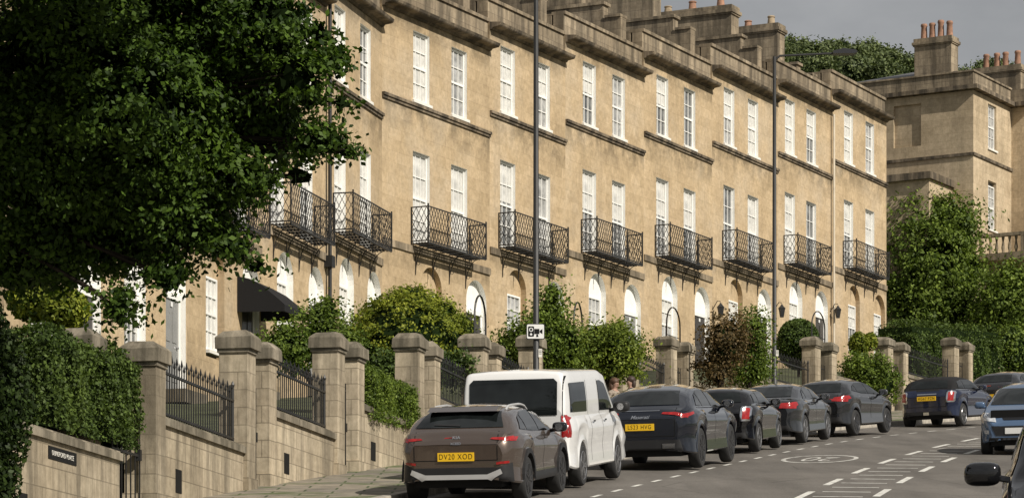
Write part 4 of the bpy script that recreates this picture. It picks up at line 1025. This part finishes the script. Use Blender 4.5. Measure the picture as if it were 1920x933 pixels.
# ------------------------------------------------------------------ planting
def S(name,label,cat,px,pb,d,lobes,n,size,mat,**k):
    shrub(name,label,cat,at(px,pb,d),[px_lobe(a,b,d+e,c,f) for (a,b,e,c,f) in lobes],n,size,M[mat],**k)
S('domed_shrub','large clipped dome of yellow green leaves behind the garden wall','shrub',770,720,66,[(768,640,0,114,95),(768,615,.2,86,72),(695,655,.3,52,62),(842,655,.3,48,66),(720,600,.2,50,42),(815,600,.1,54,46),(770,560,.1,40,24),(660,640,.2,26,40),(868,620,.2,24,36)],24000,.075,'leaf_bright',seed=2,clump=.10,nclump=1100,surf=.10,core=.84)
S('garden_shrub','loose green shrub with trailing stems left of the domed shrub','shrub',590,720,62,[(545,655,0,45,50),(600,630,.5,42,55),(615,590,.6,20,36),(515,650,-.3,24,26),(645,660,.2,32,45)],9500,.08,'leaf_mid',seed=4,clump=.15,nclump=200,core=0,inner=900)
S('garden_shrub','low dark green shrub below the domed shrub behind the railing','shrub',740,740,62,[(720,690,0,50,34),(800,690,.5,50,34),(850,690,1.0,40,34)],6000,.075,'leaf_dark',seed=18,clump=.12,nclump=140,core=0,inner=600)
S('garden_shrub','tall wispy green shrub right of the tall lamp post','shrub',1020,720,70,[(1000,645,0,55,60),(1030,600,.4,36,48),(960,655,.3,40,48),(1035,560,.3,14,35),(1060,650,.1,38,50)],11000,.08,'leaf_mid',seed=5,clump=.16,nclump=220,core=0,inner=1000)
S('garden_shrub','light green leafy shrub above the navy car and van','shrub',1140,730,72,[(1150,660,0,50,52),(1115,640,.3,34,42),(1180,672,.2,26,48),(1095,662,.3,32,52),(1160,630,.2,22,30),(1070,670,.2,30,46)],13000,.08,'leaf_soft',seed=6,clump=.17,nclump=240,core=0,inner=1100,surf=.3)
S('russet_shrub','russet twiggy shrub in front of the terrace','shrub',1350,735,81,[(1355,640,0,42,52),(1340,690,.2,32,40),(1378,620,.2,23,34)],7000,.08,'leaf_red',seed=8,clump=.15,nclump=140,core=0,surf=.35,inner=300)
S('garden_shrub','upright green shrub between the russet shrub and the second lamp post','shrub',1405,735,83,[(1410,640,0,35,64),(1405,690,.2,38,40),(1388,660,-.3,20,50)],8000,.08,'leaf_mid',seed=9,clump=.14,nclump=160,core=0,inner=800)
S('clipped_bush','dark rounded clipped bush right of the second lamp post','bush',1497,700,97,[(1497,645,0,42,48),(1497,625,.1,36,28)],8000,.085,'leaf_dark',seed=10,surf=.06,core=.92)
S('garden_shrub','small yellow green shrub below the last house of the terrace','shrub',1615,690,101,[(1610,645,0,20,24),(1632,640,.2,14,18)],1800,.10,'leaf_bright',seed=11,core=.7)
S('garden_shrub','green shrub spilling over the wall above the dark hatchback','shrub',1635,770,99.5,[(1630,700,0,44,40),(1660,720,-.2,26,40),(1605,690,.2,24,28)],8000,.095,'leaf_mid',seed=12,clump=.14,nclump=170,core=.6)
S('garden_shrub','rounded green shrub at the right edge beyond the long hedge','shrub',1900,720,122,[(1895,655,0,40,50),(1925,670,.4,40,50)],6000,.12,'leaf_mid',seed=13,core=.8)
S('wall_weed','tuft of weeds growing at the foot of the first railed wall','weed',475,925,48.8,[(475,905,0,14,26)],500,.07,'leaf_bright',seed=14,core=0,stem=False)
S('wall_weed','low weeds on the pavement by the tall thin gate','weed',690,893,55.2,[(690,888,0,26,8)],350,.06,'leaf_mid',seed=17,core=0,stem=False)
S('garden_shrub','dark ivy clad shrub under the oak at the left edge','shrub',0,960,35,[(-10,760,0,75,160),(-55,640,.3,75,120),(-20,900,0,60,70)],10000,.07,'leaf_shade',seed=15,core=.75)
S('garden_shrub','light green shrub at the left behind the clipped hedge','shrub',110,680,46,[(120,580,0,50,42),(60,560,.3,50,44)],5000,.08,'leaf_bright',seed=16,core=0,inner=600)
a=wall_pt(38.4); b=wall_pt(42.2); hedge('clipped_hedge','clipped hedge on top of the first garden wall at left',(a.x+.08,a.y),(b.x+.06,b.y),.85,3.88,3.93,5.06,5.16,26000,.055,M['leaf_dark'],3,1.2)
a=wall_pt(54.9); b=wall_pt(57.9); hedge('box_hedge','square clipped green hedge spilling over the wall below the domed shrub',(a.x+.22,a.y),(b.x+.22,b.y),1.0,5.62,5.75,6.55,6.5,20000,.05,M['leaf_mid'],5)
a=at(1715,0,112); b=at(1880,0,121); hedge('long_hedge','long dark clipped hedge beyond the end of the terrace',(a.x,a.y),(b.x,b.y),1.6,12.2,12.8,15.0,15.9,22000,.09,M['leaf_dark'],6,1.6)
def tree(name,label,base,trunk_h,lobes,n,size,mat,clump,nclump,seed,inner,tr=.25,surf=.3,core=0,lk=1.0):
    root=empty(name,base); tag(root,label,'tree'); b=Vector(base)
    LB=[(l[0]-b.x,l[1]-b.y,l[2]-b.z,l[3],l[4],l[5]) for l in lobes]
    me=foliage(LB,n,size,M[mat],clump,nclump,seed,surf,core,inner); me.name='crown'; link('crown',me,root)
    mb=MB(); mb.tube([(0,0,-.5),(.05,0,trunk_h*.5),(0,.1,trunk_h)],[tr*1.3,tr,tr*.8],10)
    mb.build('trunk',M['bark'],root,smooth=60)
    mb=MB()
    for l in LB:
        mid=Vector((l[0]*.45,l[1]*.45,lerp(trunk_h,l[2],.5)+.2)); e=Vector(l[:3])
        mb.tube([(0,0,trunk_h*.9),mid,e],[tr*.4*lk,tr*.2*lk,tr*.05*lk],6)
        for i in range(4):
            q=e+Vector((random.uniform(-1,1)*l[3],random.uniform(-1,1)*l[4],random.uniform(-1,1)*l[5]))*.6
            mb.tube([mid.lerp(e,.6),q],[tr*.08*lk,.005],4)
    mb.build('limbs',M['bark'],root,smooth=60)
    return root
OD=28.0
ol=[(490,55,.0,100,92),(400,160,.3,150,140),(560,155,-.1,58,62),(600,262,.0,52,30),(500,245,.3,76,76),(300,330,.2,160,120),(450,335,.0,66,46),(340,425,.1,96,66),(440,465,.0,40,28),(482,495,.0,16,14),(220,430,.4,140,95),(318,518,.0,42,32),(225,570,.0,22,48),(110,300,.3,200,180),(80,460,.4,130,75),(150,100,.2,250,150),(40,500,.5,90,55),(340,0,.3,200,110),(250,220,0,180,160),(620,110,0,26,22),(655,285,0,24,12),(640,190,0,14,12),(560,330,0,22,14),(600,60,0,20,16)]
lob=[px_lobe(a,b,OD+e*2,c,f,max(c,f)*OD/F*1.1) for (a,b,e,c,f) in ol]
lob2=[(-2.6,25,8.1,1.3,1.8,1.4),(-4.5,25,7.9,1.7,1.8,1.6),(-4.8,26.5,8.6,1.8,2.4,1.3),(-6.4,28,8.8,2.4,2.6,1.8),(-6.6,25,8.0,1.6,1.6,1.5),(-7.9,27,6.5,1.9,2.5,2.5),(-2.6,30.5,9.3,1.5,1.6,1.2),(-4.2,30.5,9.3,2.0,1.8,1.5),(-3.4,23.6,7.5,1.4,1.3,1.2)]  # unseen crown lobes above the frame, added to shade the lower oak
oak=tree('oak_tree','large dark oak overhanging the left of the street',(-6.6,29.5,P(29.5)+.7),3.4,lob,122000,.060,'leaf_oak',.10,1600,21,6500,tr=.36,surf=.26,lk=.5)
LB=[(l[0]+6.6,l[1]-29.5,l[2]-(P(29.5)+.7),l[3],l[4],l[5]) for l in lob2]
me=foliage(LB,28000,.17,M['leaf_oak'],.28,950,77,.4,0,4000); link('shading_upper_crown',me,oak)
tl=[(1745,500,0,85,110),(1700,430,.5,45,80),(1780,430,.4,62,70),(1720,580,-.5,60,70),(1795,560,-.4,45,80),(1740,390,.2,40,40),(1685,520,.6,24,90),(1825,500,.3,20,40)]
tree('garden_tree','tall green garden tree beside the end house of the terrace',at(1750,690,134),2.5,[px_lobe(a,b,134+e,c*.95,f*.95) for a,b,e,c,f in tl],40000,.165,'leaf_mid',.33,560,22,2500,tr=.25,surf=.24,core=.55,lk=.7)
tl=[(1890,580,0,50,65),(1930,555,.5,46,55),(1860,615,.2,36,46),(1900,530,.4,36,34)]
tree('garden_tree','lower green tree at the right edge before the balustrade',at(1895,690,131),2.0,[px_lobe(a,b,131+e,c,f) for a,b,e,c,f in tl],18000,.165,'leaf_mid',.33,280,23,1200,tr=.2,surf=.24,core=.5,lk=.7)
# ------------------------------------------------------------------ villa at right
aV=math.radians(30); vc=at(1825,0,135); VB=16.8
vr=empty('stone_villa',(vc.x,vc.y,VB),(0,0,PI/2-aV)); tag(vr,'large square stone house standing above the garden trees at right','house')
T=lambda x,y,z:(x,y,z); TG=lambda x,y,z:(y,x,z)
mats=[M['villawall'],M['white2'],M['villawall'],M['pane_dark']]
mb=MB(); wall_grid(mb,0,4.6,-3,11.4,[(1.75,2.75,9.15,11.12,0,3),(1.75,2.75,5.6,7.75,0,3)],[],T)
wall_grid(mb,0,7.5,-3,11.4,[(2.45,3.75,9.2,11.05,0,0)],[],TG,depth=.12)
mb.quad((4.6,0,-3),(4.6,-.9,-3),(4.6,-.9,11.4),(4.6,0,11.4)); mb.quad((4.6,-.9,-3),(12,-.9,-3),(12,-.9,11.4),(4.6,-.9,11.4))
mb.quad((0,7.5,-3),(12,7.5,-3),(12,7.5,11.4),(0,7.5,11.4)); mb.quad((12,-.9,-3),(12,7.5,-3),(12,7.5,11.4),(12,-.9,11.4))
mb.build('wall',mats,vr,recalc=False)
mb=MB()
mb.box(-.28,4.3,-.28,7.7,11.42,11.60); mb.box(4.3,12.3,-1.18,7.7,11.42,11.605); mb.build('cornice',M['trim'],vr)
mb=MB(); mb.box(-.02,4.5,.0,7.4,11.60,12.2); mb.box(4.6,12,-.85,7.4,11.605,12.22); mb.box(-.08,4.55,-.06,7.5,12.2,12.28); mb.build('parapet',M['parapet'],vr)
mb=MB(); mb.add([(.3,.3,12.3),(11.7,.3,12.3),(11.7,7.2,12.3),(.3,7.2,12.3),(3.5,3.7,13.3),(8.5,3.7,13.3)],[(0,1,5,4),(1,2,5),(2,3,4,5),(3,0,4)]); mb.build('roof',M['slate'],vr)
for z in (9.16,5.6): put_window('top',2.25,z,vr)
mb=MB(); mb.box(-.06,4.6,-.07,.002,8.55,8.68); mb.box(-.07,.002,0,7.5,8.55,8.68); mb.build('string_course',M['trim'],vr)
chimney(vr,.8,1.6,1.35,3.1,12.25,14.1,4,(.72,.8),(M['pot'],)); chimney(vr,6.3,7.2,.2,2.4,12.2,13.75,4,(.6,.7),(M['pot'],))
mb=MB(); mb.box(-2.6,-.003,1.0,7,-3,7.2); ax=mb.build('annex',M['villawall'],vr)
mb=MB(); mb.box(-2.8,-.01,.85,7.1,7.2,7.5); mb.build('annex_coping',M['trim'],ax)
bb=MB(); bb.box(.6,11,-2.2,-.002,4.0,4.3); bal=bb.build('balcony',M['parapet'],vr)
b2=MB(); b2.box(.6,11,-2.2,-1.95,5.02,5.16)
for xx in (.6,3.4,6.2): b2.box(xx,xx+.3,-2.2,-1.95,4.3,5.02)
BP=[(.07,4.3),(.05,4.36),(.085,4.52),(.04,4.8),(.07,4.95),(.07,5.02)]
x=1.05
while x<8:
    if not any(abs(x-q-.15)<.24 for q in (3.4,6.2)): b2.lathe(BP,8,(x,-2.07,0))
    x+=.24
b2.box(.6,.85,-1.95,-.003,5.02,5.16)
for y in (-1.7,-1.4,-1.1,-.8,-.5): b2.lathe(BP,8,(.72,y,0))
b2.build('balustrade',M['parapet'],bal,smooth=40)
# ------------------------------------------------------------------ hill and woods
hd=MB(); nx,ny=30,12
for j in range(ny):
    for i in range(nx):
        y=260+j*22; x=-60+i*9; k=math.exp(-((y-380)/70)**2)*(1-.25*max(0,(x-40)/60))
        hd.v.append((x,y,P(y)-1+k*(22 if x<120 else 15)))
for j in range(ny-1):
    for i in range(nx-1): hd.f.append([j*nx+i,j*nx+i+1,(j+1)*nx+i+1,(j+1)*nx+i]); hd.m.append(0)
hd.build('hill',M['earth'],smooth=60)['kind']='structure'
wl=[]; rnd=random.Random(5)
prof=[(1380,66),(1463,70),(1540,82),(1600,80),(1660,88),(1710,106),(1760,128),(1815,126),(1850,116),(1880,116),(1930,132)]
px=1380
while px<1935:
    yt=interp(prof,px); d=330+rnd.uniform(-15,15); r=rnd.uniform(16,26)
    wl.append(px_lobe(px,yt+r*.9+rnd.uniform(-6,9),d,r,r*.9)); wl.append(px_lobe(px+rnd.uniform(-10,10),yt+r*2.2,d-10,r*1.2,r*1.1))
    px+=rnd.uniform(12,18)
wv=blob_leaves(wl,90000,.36,.42,2600,31,.14)
vs=[];fs=[]
for l in wl:
    a,f=ico(l[:3],[x*.82 for x in l[3:6]],2,.12); o=len(vs); vs+=a; fs+=[[i+o for i in q] for q in f]
o=link('woodland',leaf_mesh('woodland',[(wv,0)],[M['leaf_far'],M['leaf_core']],(vs,fs))); tag(o,'wooded hillside rising behind the terrace roofs','woodland',kind='stuff')
# ------------------------------------------------------------------ light, sky, camera
sdir=Vector((.58,-.56,.60)).normalized()
sl=bpy.data.lights.new('sun','SUN'); sl.energy=4.9; sl.angle=math.radians(.5); sl.color=(1,.935,.835)
so=bpy.data.objects.new('sun',sl); COL.objects.link(so); so.rotation_euler=(-sdir).to_track_quat('-Z','Y').to_euler()
w=bpy.data.worlds.new('World'); SC.world=w; w.use_nodes=True; nt=w.node_tree
bg=nt.nodes['Background']; bg.inputs['Strength'].default_value=.1
sk=N(nt,'ShaderNodeTexSky'); sk.sky_type='NISHITA'; sk.sun_disc=False; sk.sun_elevation=math.asin(sdir.z); sk.sun_rotation=math.atan2(sdir.x,sdir.y)
tc=N(nt,'ShaderNodeTexCoord'); mp=N(nt,'ShaderNodeMapping'); mp.inputs['Scale'].default_value=(1,1,2.2); nt.links.new(tc.outputs['Generated'],mp.inputs[0])
nz=noise(nt,mp.outputs[0],5,7,.55)
cl_=ramp(nt,nz,[(.3,(2.0,2.02,2.06)),(.7,(4.6,4.56,4.5))])
nt.links.new(mixc(nt,sk.outputs[0],cl_,.9),bg.inputs['Color'])
cam=bpy.data.cameras.new('camera'); co=bpy.data.objects.new('camera',cam); COL.objects.link(co); SC.camera=co
co.location=(0,0,0); co.rotation_euler=(PI/2,0,0); cam.sensor_fit='HORIZONTAL'; cam.sensor_width=36; cam.lens=36*F/1920; cam.shift_y=(YH-466.5)/1920; cam.clip_end=2000; cam.clip_start=.1
SC.view_settings.view_transform='Standard'; SC.view_settings.look='None'; SC.view_settings.exposure=0
